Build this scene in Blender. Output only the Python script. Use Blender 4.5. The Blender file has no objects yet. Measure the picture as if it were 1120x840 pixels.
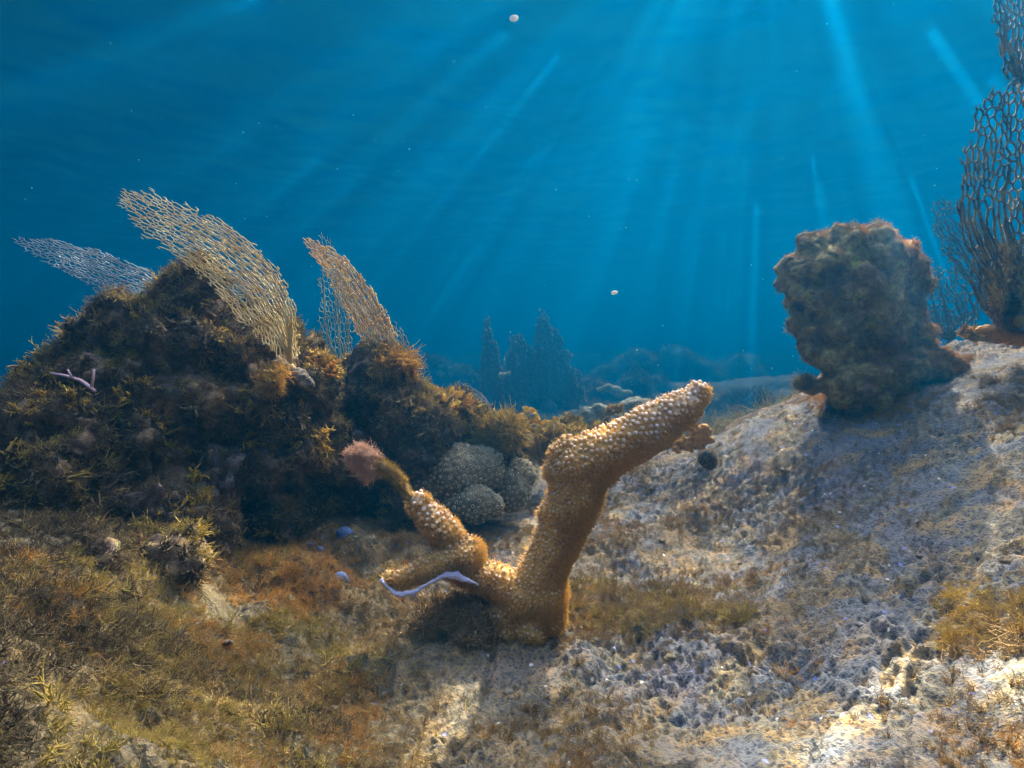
import bpy, bmesh, math, random
import numpy as np
from mathutils import Vector, Matrix, geometry

# ---------------------------------------------------------------- camera, sky, sun, exposure
SC = bpy.context.scene
COL = SC.collection
R = math.radians
CZ = 1.0                       # camera height; the photograph's horizon is level with it
F = 611.0                      # focal length in photograph pixels (1120 wide)
cd = bpy.data.cameras.new("camera")
cam = bpy.data.objects.new("camera", cd); COL.objects.link(cam)
cd.sensor_width = 36.0; cd.lens = 36.0 * F / 1120.0
cd.clip_start = 0.02; cd.clip_end = 200
cam.location = (0, 0, CZ); cam.rotation_euler = (R(90), 0, 0)
cd.dof.use_dof = True; cd.dof.focus_distance = 1.15; cd.dof.aperture_fstop = 20.0
SC.camera = cam

SUN_EL, SUN_AZ = R(44), R(25)  # azimuth to the right of the view direction (+Y)
w = bpy.data.worlds.new("World"); SC.world = w; w.use_nodes = True
nt = w.node_tree; nt.nodes.clear()
sky = nt.nodes.new("ShaderNodeTexSky"); sky.sky_type = 'NISHITA'; sky.sun_disc = False
sky.sun_elevation = SUN_EL; sky.sun_rotation = SUN_AZ; sky.dust_density = 6.0; sky.ozone_density = 0.0
bg = nt.nodes.new("ShaderNodeBackground"); bg.inputs[1].default_value = 0.15
wo = nt.nodes.new("ShaderNodeOutputWorld")
nt.links.new(sky.outputs[0], bg.inputs[0]); nt.links.new(bg.outputs[0], wo.inputs[0])
sl = bpy.data.lights.new("sun", 'SUN'); sl.energy = 2.1; sl.angle = R(0.5); sl.color = (1.0, 0.87, 0.66)
sun = bpy.data.objects.new("sun", sl); COL.objects.link(sun)
sd = Vector((math.sin(SUN_AZ) * math.cos(SUN_EL), math.cos(SUN_AZ) * math.cos(SUN_EL), math.sin(SUN_EL)))
sun.rotation_euler = sd.to_track_quat('Z', 'Y').to_euler(); sun.location = sd * 10
SC.view_settings.view_transform = 'Standard'; SC.view_settings.look = 'None'
SC.view_settings.exposure = 2.75; SC.view_settings.gamma = 1.0
SC.cycles.use_denoising = True
SC.cycles.max_bounces = 8; SC.cycles.diffuse_bounces = 2; SC.cycles.glossy_bounces = 2
SC.cycles.transmission_bounces = 2; SC.cycles.volume_bounces = 3; SC.cycles.transparent_max_bounces = 12
SC.cycles.sample_clamp_indirect = 4.0
SURF_Z = CZ + 2.5
HAZE_D = 0.175

# ---------------------------------------------------------------- helpers
RNG = np.random.default_rng(7)
random.seed(5)
def P(px, py, Y):              # a place Y metres ahead of the camera, from where it shows in the photograph
    return Vector(((px - 560) / F * Y, Y, CZ + (420 - py) / F * Y))

def _h(ix, iy, iz, s=0):
    n = (ix * 73856093) ^ (iy * 19349663) ^ (iz * 83492791) ^ (s * 2654435761)
    n = n & 0xffffffff
    n = ((n ^ (n >> 15)) * 2246822519) & 0xffffffff
    n = ((n ^ (n >> 13)) * 3266489917) & 0xffffffff
    return (n ^ (n >> 16)) & 0xffffffff

def perlin(p, seed=0):
    p = np.asarray(p, float); i = np.floor(p).astype(np.int64); f = p - i
    u = f * f * f * (f * (f * 6 - 15) + 10)
    out = 0
    for dx in (0, 1):
        wx = u[:, 0] if dx else 1 - u[:, 0]
        for dy in (0, 1):
            wy = u[:, 1] if dy else 1 - u[:, 1]
            for dz in (0, 1):
                wz = u[:, 2] if dz else 1 - u[:, 2]
                h = _h(i[:, 0] + dx, i[:, 1] + dy, i[:, 2] + dz, seed)
                a = (h & 1023) / 1023.0 * 2 - 1; b = ((h >> 10) & 1023) / 1023.0 * 2 - 1; c = ((h >> 20) & 1023) / 1023.0 * 2 - 1
                out = out + wx * wy * wz * (a * (f[:, 0] - dx) + b * (f[:, 1] - dy) + c * (f[:, 2] - dz))
    return out * 1.3

def fbm(p, scale, octs=3, seed=0, gain=0.5):
    p = np.asarray(p, float) * scale; o = 0; a = 1.0
    for k in range(octs):
        o = o + a * perlin(p + k * 17.3, seed + k); p = p * 2.03; a *= gain
    return o

def worley2(xy, scale, seed=0):
    p = np.asarray(xy, float) * scale; i = np.floor(p).astype(np.int64); best = np.full(len(p), 9.0)
    for dx in (-1, 0, 1):
        for dy in (-1, 0, 1):
            cx, cy = i[:, 0] + dx, i[:, 1] + dy
            h = _h(cx, cy, 0 * cx, seed)
            x = cx + (h & 1023) / 1023.0; y = cy + ((h >> 10) & 1023) / 1023.0
            best = np.minimum(best, (x - p[:, 0]) ** 2 + (y - p[:, 1]) ** 2)
    return np.sqrt(best)

def worley3(p, scale, seed=0):
    p = np.asarray(p, float) * scale; i = np.floor(p).astype(np.int64); best = np.full(len(p), 9.0)
    for dx in (-1, 0, 1):
        for dy in (-1, 0, 1):
            for dz in (-1, 0, 1):
                c = i + np.array([dx, dy, dz]); h = _h(c[:, 0], c[:, 1], c[:, 2], seed)
                q = np.stack([c[:, 0] + (h & 1023) / 1023.0, c[:, 1] + ((h >> 10) & 1023) / 1023.0, c[:, 2] + ((h >> 20) & 1023) / 1023.0], 1)
                best = np.minimum(best, ((q - p) ** 2).sum(1))
    return np.sqrt(best)

def sstep(a, b, x):
    t = np.clip((x - a) / (b - a), 0, 1); return t * t * (3 - 2 * t)

def mesh_np(name, V, Fc, smooth=True):
    me = bpy.data.meshes.new(name); V = np.asarray(V, np.float32)
    if isinstance(Fc, np.ndarray):
        n, k = Fc.shape
        me.vertices.add(len(V)); me.vertices.foreach_set("co", V.ravel())
        me.loops.add(n * k); me.loops.foreach_set("vertex_index", Fc.ravel().astype(np.int32))
        me.polygons.add(n); me.polygons.foreach_set("loop_start", np.arange(0, n * k, k, dtype=np.int32))
        me.update(calc_edges=True); me.validate()
    else:
        me.from_pydata(V.tolist(), [], Fc); me.update()
    me.polygons.foreach_set("use_smooth", np.full(len(me.polygons), smooth, dtype=bool))
    return me

def add_attr(me, name, vals):
    a = me.attributes.new(name, 'FLOAT', 'POINT'); a.data.foreach_set("value", np.asarray(vals, np.float32))

def link(name, me, mat=None, parent=None, kind=None, label=None, cat=None, group=None):
    o = bpy.data.objects.new(name, me); COL.objects.link(o)
    if mat is not None and me is not None: me.materials.append(mat)
    if parent is not None: o.parent = parent
    if kind: o['kind'] = kind
    if label: o['label'] = label
    if cat: o['category'] = cat
    if group: o['group'] = group
    return o

def thing(name, label, cat, loc, group=None):
    o = bpy.data.objects.new(name, None); COL.objects.link(o); o.location = loc; o.empty_display_size = 0.05
    o['label'] = label; o['category'] = cat
    if group: o['group'] = group
    return o

def part(name, V, Fc, mat, parent, smooth=True, kind=None, label=None, attrs=None):
    """world-space vertices, stored relative to the parent"""
    V = np.asarray(V, float)
    q = parent; off = np.zeros(3)
    while q is not None:
        off += np.array(q.location); q = q.parent
    me = mesh_np(name, V - off, Fc, smooth)
    for k, v in (attrs or {}).items(): add_attr(me, k, v)
    return link(name, me, mat, parent, kind=kind, label=label)

# ---- node material helpers
class NT:
    def __init__(s, name):
        s.m = bpy.data.materials.new(name); s.m.use_nodes = True; s.t = s.m.node_tree; s.t.nodes.clear()
        s.out = s.n("ShaderNodeOutputMaterial")
    def n(s, typ, **kw):
        x = s.t.nodes.new(typ)
        for k, v in kw.items(): setattr(x, k, v)
        return x
    def l(s, a, b): s.t.links.new(a, b)
    def set(s, node, **kw):
        for k, v in kw.items():
            i = node.inputs[k.replace('_', ' ')] if isinstance(k, str) else node.inputs[k]
            if hasattr(v, 'links') or isinstance(v, bpy.types.NodeSocket): s.l(v, i)
            else: i.default_value = v
        return node
    def pos(s):
        return s.n("ShaderNodeNewGeometry").outputs["Position"]
    def attr(s, name):
        return s.n("ShaderNodeAttribute", attribute_name=name).outputs["Fac"]
    def noise(s, scale, detail=4, rough=0.55, vec=None, dist=0.0):
        x = s.n("ShaderNodeTexNoise"); x.inputs["Scale"].default_value = scale; x.inputs["Detail"].default_value = detail
        x.inputs["Roughness"].default_value = rough; x.inputs["Distortion"].default_value = dist
        s.l(vec if vec is not None else s.pos(), x.inputs["Vector"]); return x.outputs["Fac"]
    def voro(s, scale, feature='F1', vec=None, rnd=1.0):
        x = s.n("ShaderNodeTexVoronoi", feature=feature); x.inputs["Scale"].default_value = scale
        x.inputs["Randomness"].default_value = rnd
        s.l(vec if vec is not None else s.pos(), x.inputs["Vector"]); return x
    def ramp(s, fac, stops):
        x = s.n("ShaderNodeValToRGB"); e = x.color_ramp.elements
        while len(e) < len(stops): e.new(0.5)
        for k, (p, c) in enumerate(stops):
            e[k].position = p; e[k].color = (*c, 1) if len(c) == 3 else c
        s.l(fac, x.inputs[0]); return x.outputs["Color"]
    def mapr(s, v, a, b, c=0.0, d=1.0, smooth=True):
        x = s.n("ShaderNodeMapRange"); x.interpolation_type = 'SMOOTHSTEP' if smooth else 'LINEAR'
        s.l(v, x.inputs[0])
        for k, q in zip((1, 2, 3, 4), (a, b, c, d)): x.inputs[k].default_value = q
        return x.outputs[0]
    def math(s, op, a, b=None, clamp=False):
        x = s.n("ShaderNodeMath", operation=op, use_clamp=clamp)
        for k, q in enumerate((a, b)):
            if q is None: continue
            if isinstance(q, (int, float)): x.inputs[k].default_value = q
            else: s.l(q, x.inputs[k])
        return x.outputs[0]
    def mix(s, fac, a, b, mode='MIX'):
        x = s.n("ShaderNodeMix", data_type='RGBA', blend_type=mode)
        for i, q in ((0, fac), (6, a), (7, b)):
            if isinstance(q, (int, float)): x.inputs[i].default_value = q
            elif isinstance(q, (tuple, list)): x.inputs[i].default_value = (*q, 1)
            else: s.l(q, x.inputs[i])
        return x.outputs[2]
    def bump(s, h, strength, dist, normal=None):
        x = s.n("ShaderNodeBump"); x.inputs["Strength"].default_value = strength; x.inputs["Distance"].default_value = dist
        s.l(h, x.inputs["Height"])
        if normal is not None: s.l(normal, x.inputs["Normal"])
        return x.outputs[0]
    def finish(s, color, normal=None, rough=0.85, transl=0.0, tcolor=None, spec=0.25, subsurf=0.0):
        b = s.n("ShaderNodeBsdfPrincipled"); b.inputs["Roughness"].default_value = rough
        b.inputs["Specular IOR Level"].default_value = spec
        if isinstance(color, (tuple, list)): b.inputs["Base Color"].default_value = (*color, 1)
        else: s.l(color, b.inputs["Base Color"])
        if normal is not None: s.l(normal, b.inputs["Normal"])
        if subsurf:
            b.inputs["Subsurface Weight"].default_value = subsurf; b.inputs["Subsurface Radius"].default_value = (1, .5, .2); b.inputs["Subsurface Scale"].default_value = 0.01
        if transl > 0:
            t = s.n("ShaderNodeBsdfTranslucent")
            c = tcolor if tcolor is not None else color
            if isinstance(c, (tuple, list)): t.inputs[0].default_value = (*c, 1)
            else: s.l(c, t.inputs[0])
            mx = s.n("ShaderNodeMixShader"); mx.inputs[0].default_value = transl
            s.l(b.outputs[0], mx.inputs[1]); s.l(t.outputs[0], mx.inputs[2]); s.l(mx.outputs[0], s.out.inputs[0])
        else: s.l(b.outputs[0], s.out.inputs[0])
        return s.m

# ---------------------------------------------------------------- water surface (seen from below) and the water itself
def water_surface():
    # a real rippled sheet: rows of short waves crossing
    n = 420; L = 40.0
    gx = np.linspace(-L, L, n); gy = np.linspace(-L, L, n)
    X, Yg = np.meshgrid(gx, gy)
    # denser near the camera
    X = np.sign(X) * (np.abs(X) / L) ** 2 * L; Yg = np.sign(Yg) * (np.abs(Yg) / L) ** 2 * L + 4
    p = np.stack([X.ravel() * 0.8, Yg.ravel(), 0 * X.ravel()], 1)
    z = SURF_Z + 0.05 * fbm(p, 0.7, 2, 3) + 0.03 * fbm(p, 2.2, 2, 9)
    V = np.stack([X.ravel(), Yg.ravel(), z], 1)
    idx = np.arange(n * n).reshape(n, n)
    Fq = np.stack([idx[:-1, :-1], idx[:-1, 1:], idx[1:, 1:], idx[1:, :-1]], -1).reshape(-1, 4)
    m = NT("water_surface"); g = m.n("ShaderNodeNewGeometry")
    pos = g.outputs["Position"]
    wv = m.noise(1.1, 2, 0.45, pos, 0.0)
    nrm = m.bump(wv, 0.8, 0.35)
    # what the ripples let through: focused sunlight in a net of thin bright lines and spots
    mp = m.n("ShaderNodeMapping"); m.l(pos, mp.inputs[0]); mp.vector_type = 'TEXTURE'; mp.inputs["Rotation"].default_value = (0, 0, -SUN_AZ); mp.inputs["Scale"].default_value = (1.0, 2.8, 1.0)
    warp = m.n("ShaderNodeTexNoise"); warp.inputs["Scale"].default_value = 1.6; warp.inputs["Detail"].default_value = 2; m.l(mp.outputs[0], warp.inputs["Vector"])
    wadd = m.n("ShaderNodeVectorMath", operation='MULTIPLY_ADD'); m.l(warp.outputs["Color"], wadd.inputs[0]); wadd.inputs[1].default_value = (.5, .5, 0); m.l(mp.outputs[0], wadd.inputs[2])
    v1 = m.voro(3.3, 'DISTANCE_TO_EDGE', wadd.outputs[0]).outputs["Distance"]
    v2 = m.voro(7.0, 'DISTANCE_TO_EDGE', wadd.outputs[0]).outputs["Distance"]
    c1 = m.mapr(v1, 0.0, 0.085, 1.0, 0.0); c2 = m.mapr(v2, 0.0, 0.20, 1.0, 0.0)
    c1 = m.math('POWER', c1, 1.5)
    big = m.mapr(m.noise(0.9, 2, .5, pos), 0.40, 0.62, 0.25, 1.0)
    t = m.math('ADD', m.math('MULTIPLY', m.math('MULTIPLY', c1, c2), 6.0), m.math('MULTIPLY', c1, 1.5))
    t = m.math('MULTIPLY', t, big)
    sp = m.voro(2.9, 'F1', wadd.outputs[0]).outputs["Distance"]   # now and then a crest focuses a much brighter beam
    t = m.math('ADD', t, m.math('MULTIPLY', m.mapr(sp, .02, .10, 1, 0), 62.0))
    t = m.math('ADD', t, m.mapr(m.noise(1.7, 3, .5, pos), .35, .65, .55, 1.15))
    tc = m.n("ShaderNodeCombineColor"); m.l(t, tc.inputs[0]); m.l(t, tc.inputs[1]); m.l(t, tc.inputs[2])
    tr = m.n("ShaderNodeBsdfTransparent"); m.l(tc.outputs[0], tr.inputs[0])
    gl = m.n("ShaderNodeBsdfGlossy"); gl.inputs["Color"].default_value = (.05, .30, .50, 1); gl.inputs["Roughness"].default_value = 0.22; m.l(nrm, gl.inputs["Normal"])
    # total internal reflection outside the window of about 48 degrees round the vertical
    dt = m.n("ShaderNodeVectorMath", operation='DOT_PRODUCT'); m.l(g.outputs["Incoming"], dt.inputs[0]); dt.inputs[1].default_value = (0, 0, 1)
    cs = m.math('ABSOLUTE', dt.outputs["Value"])
    fac = m.mapr(cs, 0.565, 0.66)
    mx = m.n("ShaderNodeMixShader"); m.l(fac, mx.inputs[0]); m.l(gl.outputs[0], mx.inputs[1]); m.l(tr.outputs[0], mx.inputs[2])
    m.l(mx.outputs[0], m.out.inputs[0])
    return link("water_surface", mesh_np("water_surface", V, Fq), m.m, kind='structure', label="rippled underside of the water surface above the reef")

def haze():
    bm = bmesh.new(); bmesh.ops.create_cube(bm, size=1.0)
    for v in bm.verts:
        v.co.x *= 76; v.co.y = v.co.y * 76 + 4; v.co.z = (SURF_Z + 0.25) if v.co.z > 0 else -3.0
    me = bpy.data.meshes.new("haze"); bm.to_mesh(me); bm.free()
    m = NT("haze"); v = m.n("ShaderNodeVolumePrincipled")
    v.inputs["Color"].default_value = HAZE_C
    v.inputs["Density"].default_value = HAZE_D; v.inputs["Anisotropy"].default_value = HAZE_G
    m.l(v.outputs[0], m.out.inputs["Volume"])
    return link("haze", me, m.m, kind='stuff', label="clear blue sea water that fades distant reef")
HAZE_C = (0.0, 0.049, 0.121, 1); HAZE_G = 0.52
water_surface(); haze()

# ---------------------------------------------------------------- the sea bed
CP = [  # px, py, Y  -> points the ground passes through
 (560,840,.67),(700,840,.66),(850,840,.60),(1000,840,.54),(1120,840,.48),(400,840,.65),(250,840,.58),(100,840,.48),(0,840,.40),(0,700,.50),
 (570,700,.99),(700,700,.98),(850,690,.92),(1000,670,.82),(1120,640,.72),(430,720,.93),(300,710,.86),(180,700,.72),(80,680,.60),(180,600,.90),
 (640,600,1.35),(760,600,1.30),(900,570,1.20),(1030,530,1.10),(1120,500,1.0),(480,610,1.30),(380,620,1.15),
 (660,550,1.75),(740,530,1.75),(830,500,1.60),(930,455,1.55),(1030,420,1.5),(1120,395,1.45),(560,550,1.8),(480,570,1.6),
 (720,500,2.3),(790,482,2.0),(870,436,1.85),(960,410,1.8),(1050,385,1.8),(1150,368,1.8),
]
XY = []; Z = []
for px, py, Y in CP:
    p = P(px, py, Y); XY.append((p.x, p.y)); Z.append(p.z)
for x, y, z in [(0,0,.5),(-.6,0,.8),(.6,0,.68),(-1.2,0,.9),(1.4,0,.95),(0,-1,.5),(-2,-1.5,.6),(2,-1.5,.9),(1.6,.8,1.0),
                (-.35,1.2,.66),(-.7,1.0,.72),(-1.1,1.0,.8),(-1.6,1.2,.6),(-.6,1.8,.5),(-1.2,2.4,.4),(-.2,2.3,.62),
                (.25,2.8,.60),(.0,3.4,.5),(.8,3.0,.62),(1.3,2.7,.85),(2.2,2.6,1.1),(3.5,2.2,1.1),(-2.5,3.5,.3),(-2.5,1.5,.3),
                (0,5,.45),(1.5,5,.55),(-2,5.5,.35),(3.2,4.8,.75),(0,8,.62),(3,8,.8),(-4,8,.5),(6,6,.9),(0,12,.85),(6,12,.9),(-6,12,.7),
                (12,3,1),(-10,3,.4),(0,20,1.0),(14,16,1.0),(-14,16,.9),(0,-16,.6),(-14,-12,.6),(14,-12,.8),(20,24,1.0),(-20,24,1.0),(0,40,1.0),(37,40,1.0),(-37,40,1.0),(-37,0,.9),(37,0,1.2),(-37,-33,.9),(37,-33,1),(0,-33,.8)]:
    XY.append((x, y)); Z.append(z)
XY = np.array(XY); Z = np.array(Z)
def _phi(r2): return np.sqrt(r2 + 0.04)
_D = ((XY[:, None] - XY[None]) ** 2).sum(-1)
_n = len(XY); _A = np.zeros((_n + 3, _n + 3)); _A[:_n, :_n] = _phi(_D) - 0.01 * np.eye(_n); _A[:_n, _n] = 1; _A[:_n, _n+1:] = XY; _A[_n, :_n] = 1; _A[_n+1:, :_n] = XY.T
_W = np.linalg.solve(_A, np.concatenate([Z, [0, 0, 0]]))
def ground_base(xy):
    xy = np.atleast_2d(np.asarray(xy, float)); out = np.empty(len(xy))
    for k in range(0, len(xy), 60000):
        q = xy[k:k+60000]
        out[k:k+60000] = _phi(((q[:, None] - XY[None]) ** 2).sum(-1)) @ _W[:_n] + _W[_n] + q @ _W[_n+1:]
    return out
def ground(xy):
    xy = np.atleast_2d(np.asarray(xy, float)); r = np.hypot(xy[:, 0], xy[:, 1])
    z = ground_base(xy)
    p = np.stack([xy[:, 0], xy[:, 1], np.zeros(len(xy))], 1)
    # fabric of the right-hand slope runs along the line of sight, down to the left
    q = np.stack([(p[:, 0] * 0.8 + p[:, 1] * -0.6), (p[:, 0] * 0.6 + p[:, 1] * 0.8) * 0.55, 0 * r], 1)
    far = sstep(1.5, 5.0, r)
    z = z + (0.030 + 0.045 * far) * fbm(p, 2.2, 3, 1) + 0.012 * fbm(q, 9.0, 3, 5)
    rough = 0.4 + 0.9 * sstep(-.15, .25, fbm(p, 3.1, 2, 44))
    wp = q[:, :2] + 0.012 * np.stack([fbm(p, 30, 2, 21), fbm(p, 30, 2, 22)], 1)
    pits = sstep(.42, .05, worley2(wp, 34.0, 2)); pits2 = sstep(.5, .1, worley2(wp, 78.0, 4)); lumps = sstep(.6, .0, worley2(wp, 17.0, 8))
    z = z + .40 * sstep(6, 14, r) * fbm(p, .30, 3, 81) + .05 * sstep(3, 6, r) * fbm(p, 1.6, 4, 82)
    rdg = sstep(.22, .0, np.abs(fbm(q, 2.3, 3, 301))); z = z + (1 - far) * (.010 * rdg - .009 * sstep(.06, .0, np.abs(fbm(q, 4.1, 3, 302))) + .011 * sstep(.0, .12, fbm(q, 3.0, 4, 303)))
    left = sstep(-.05, -.4, xy[:, 0]) * (1 - sstep(2, 3, r))
    z = z + left * (.035 * fbm(p, 6, 3, 201) + .022 * (sstep(.7, .1, worley2(wp, 13.0, 9)) - .4))
    near = 1 - sstep(2.0, 4.0, r)
    z = z + near * rough * (-0.014 * pits * sstep(-.2, .3, fbm(p, 12, 1, 61)) - 0.0065 * pits2 + 0.010 * lumps * sstep(.0, .35, fbm(p, 7, 2, 71)) + 0.005 * fbm(q, 60, 2, 31))
    return z
def seabed():
    th = np.concatenate([np.linspace(-180, -52, 60, endpoint=False), np.linspace(-52, 52, 860, endpoint=False), np.linspace(52, 180, 60)])
    r = np.concatenate([[0.0], np.geomspace(.1, .5, 30, endpoint=False), np.geomspace(.5, 2.4, 430, endpoint=False), np.geomspace(2.4, 60, 150)])
    T, Rr = np.meshgrid(R(1) * th, r)
    X = np.sin(T) * Rr; Yg = np.cos(T) * Rr
    X = np.clip(X, -37, 37); Yg = np.clip(Yg, -33, 41)
    xy = np.stack([X.ravel(), Yg.ravel()], 1); z = ground(xy)
    nr, nth = X.shape; idx = np.arange(nr * nth).reshape(nr, nth)
    Fq = np.stack([idx[:-1, :-1], idx[1:, :-1], idx[1:, 1:], idx[:-1, 1:]], -1).reshape(-1, 4)[:, ::-1]
    V = np.stack([xy[:, 0], xy[:, 1], z], 1)
    m = NT("seabed"); pos = m.pos()
    n1 = m.noise(3.3, 5, .6, pos); n2 = m.noise(16, 5, .65, pos); n3 = m.noise(70, 5, .7, pos); n4 = m.noise(9, 3, .6, pos, 1.0)
    c = m.ramp(n3, [(.30, (.045, .047, .036)), (.43, (.12, .118, .09)), (.55, (.185, .165, .11)), (.70, (.27, .235, .15))])
    c = m.mix(m.mapr(n2, .46, .62, 0, .75), c, (.34, .23, .09))
    c = m.mix(m.math('MULTIPLY', m.attr('slope'), m.mapr(n4, .44, .60, 0, .8)), c, (.13, .155, .185))
    c = m.mix(m.mapr(m.noise(5, 4, .6, pos), .56, .68, 0, .25), c, (.22, .19, .23))
    c = m.mix(m.mapr(n1, .50, .64, 0, .6), c, (.17, .12, .05))
    fine = m.voro(150, 'F1', pos).outputs["Distance"]
    c = m.mix(m.mapr(fine, .18, .50, .85, 0), c, (.045, .055, .08))  # dark blue dots: the shade of tiny pits put into the colour
    spk = m.voro(45, 'F1', pos); sc_ = m.mapr(spk.outputs["Distance"], .10, .2, 1, 0)
    hue = m.n("ShaderNodeSeparateColor"); m.l(spk.outputs["Color"], hue.inputs[0])
    c = m.mix(m.math('MULTIPLY', sc_, m.mapr(hue.outputs[0], .90, .92, 0, 1)), c, (.22, .26, .62))
    c = m.mix(m.math('MULTIPLY', sc_, m.mapr(hue.outputs[1], .90, .92, 0, 1)), c, (.75, .70, .62))
    c = m.mix(m.math('MULTIPLY', m.attr('weed'), m.mapr(m.noise(22, 4, .6, pos), .3, .62, .95, .45)), c, (.095, .075, .035))
    cov = m.math('MULTIPLY', m.attr('cover'), m.mapr(m.noise(1.6, 4, .6, pos), .40, .60, .8, 1.0))
    c = m.mix(cov, c, (.045, .06, .035))
    h = m.math('ADD', m.noise(110, 4, .7, pos), m.math('MULTIPLY', m.noise(300, 2, .6, pos), .4))
    nrm = m.bump(h, 0.9, 0.006); 
    me = mesh_np("seabed", V, Fq); rr = np.hypot(xy[:, 0], xy[:, 1])
    add_attr(me, 'weed', sstep(-.02, -.22, xy[:, 0] + .08 * fbm(np.stack([xy[:, 0], xy[:, 1], 0 * rr], 1), 3, 3, 99)) * (1 - sstep(2.2, 3, rr)))
    add_attr(me, 'cover', sstep(2.5, 3.6, rr)); add_attr(me, 'slope', sstep(.0, .35, xy[:, 0] + .1 * xy[:, 1]) * (1 - sstep(2.6, 3.5, rr)))
    return link("seabed", me, m.finish(c, nrm, .95, spec=.15), kind='structure', label="pitted sandy reef rock sea bed")
seabed()

# ---------------------------------------------------------------- materials
def mat_rock(name, stops, nscale=14, spots=None, bumpd=0.006, top=None, rough=.92):
    m = NT(name); pos = m.pos()
    c = m.ramp(m.noise(nscale, 6, .68, pos), stops)
    c = m.mix(m.mapr(m.noise(nscale * 5, 4, .7, pos), .35, .65, .55, 0), c, tuple(x * .35 for x in stops[0][1]))
    for sc_, lo, hi, col, amt in (spots or []):
        c = m.mix(m.mapr(m.noise(sc_, 3, .6, pos, .5), lo, hi, 0, amt), c, col)
    h = m.math('ADD', m.noise(90, 5, .7, pos), m.math('MULTIPLY', m.noise(30, 3, .6, pos), .8))
    return m.finish(c, m.bump(h, .9, bumpd), rough, spec=.2)
def mat_algae(name, c1, c2, transl=.45, tc=None):
    m = NT(name); oi = m.n("ShaderNodeObjectInfo")
    r_ = m.math('FRACT', m.math('ADD', oi.outputs["Random"], m.noise(30, 2, .5)))
    c = m.mix(r_, c1, c2)
    return m.finish(c, None, .8, transl, tc if tc is not None else c, spec=.2)

M = {}
M['mound'] = mat_rock("mound_rock", [(.30, (.055, .042, .035)), (.47, (.19, .14, .09)), (.60, (.34, .24, .12)), (.75, (.52, .42, .30))], 12,
    [(8, .55, .68, (.13, .10, .12), .6), (5, .58, .70, (.20, .19, .22), .7), (20, .62, .70, (.20, .22, .08), .8)])
M['rock'] = mat_rock("reef_rock", [(.30, (.07, .06, .055)), (.47, (.20, .17, .13)), (.62, (.34, .30, .22)), (.75, (.46, .42, .32))], 16,
    [(9, .56, .70, (.24, .26, .36), .7)])
M['head'] = mat_rock("coral_head", [(.28, (.07, .045, .02)), (.42, (.28, .19, .07)), (.56, (.54, .42, .14)), (.72, (.74, .60, .25))], 11,
    [(9, .55, .66, (.26, .13, .13), .5), (17, .64, .70, (.42, .46, .06), .8), (6, .58, .7, (.28, .20, .07), .7)])
M['grey_coral'] = mat_rock("grey_boulder_coral", [(.3, (.08, .10, .08)), (.5, (.22, .25, .18)), (.7, (.40, .42, .30))], 20, [(8, .60, .68, (.50, .38, .08), .8)])
M['star'] = mat_rock("star_coral", [(.3, (.12, .11, .065)), (.5, (.22, .20, .12)), (.7, (.34, .31, .20))], 40)
M['cup'] = NT("cup_rims").finish((.46, .43, .29), None, .8, .2)
M['far'] = mat_rock("far_reef", [(.3, (.03, .05, .04)), (.5, (.08, .11, .08)), (.7, (.2, .23, .15))], 3)
M['pale'] = mat_rock("pale_coral", [(.3, (.25, .26, .12)), (.6, (.6, .58, .32))], 8)
M['yellow'] = mat_algae("yellow_algae", (.66, .45, .08), (.50, .40, .09), .5)
M['orange'] = mat_algae("orange_algae_and_sun_rim", (.66, .38, .09), (.50, .32, .10), .5)
M['olive'] = mat_algae("olive_algae", (.32, .28, .07), (.50, .38, .10), .4)
M['brown'] = mat_algae("brown_algae", (.26, .18, .075), (.44, .31, .12), .35)
M['dark'] = mat_algae("dark_algae", (.085, .07, .045), (.20, .16, .08), .25)
M['turf'] = mat_algae("sandy_turf", (.30, .25, .17), (.36, .26, .13), .35)
M['pink'] = mat_algae("pink_algae", (.85, .55, .38), (.85, .65, .50), .45)
M['lilac'] = NT("lilac_margin").finish((.62, .62, .86), None, .6, .2)
M['twig'] = NT("pink_twig").finish((.62, .42, .46), None, .6)
M['orange_sponge'] = mat_rock("orange_sponge", [(.3, (.42, .17, .02)), (.6, (.72, .36, .04))], 40, rough=.7)
M['ball'] = mat_rock("ball", [(.3, (.03, .03, .025)), (.6, (.10, .09, .07))], 60)
M['blue'] = mat_rock("blue_sponge", [(.3, (.06, .10, .26)), (.6, (.12, .22, .48))], 60, rough=.6)

# ---------------------------------------------------------------- mesh builders
_ICO = {}
def ico(sub):
    if sub not in _ICO:
        bm = bmesh.new(); bmesh.ops.create_icosphere(bm, subdivisions=sub, radius=1)
        bm.verts.ensure_lookup_table()
        _ICO[sub] = (np.array([v.co[:] for v in bm.verts]), np.array([[v.index for v in f.verts] for f in bm.faces])); bm.free()
    return _ICO[sub]
def remesh(V, Fc, voxel):
    me = bpy.data.meshes.new("t"); me.from_pydata(V.tolist(), [], Fc.tolist())
    o = bpy.data.objects.new("t", me); COL.objects.link(o)
    md = o.modifiers.new("r", 'REMESH'); md.mode = 'VOXEL'; md.voxel_size = voxel
    ev = o.evaluated_get(bpy.context.evaluated_depsgraph_get()); m2 = ev.to_mesh()
    n = len(m2.vertices); co = np.empty(n * 3, np.float32); m2.vertices.foreach_get("co", co)
    fv = np.empty(len(m2.loops), np.int32); m2.loops.foreach_get("vertex_index", fv)
    V2 = co.reshape(-1, 3).astype(float); F2 = fv.reshape(-1, 4).copy()
    ev.to_mesh_clear(); bpy.data.objects.remove(o); bpy.data.meshes.remove(me)
    return V2, F2
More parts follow.
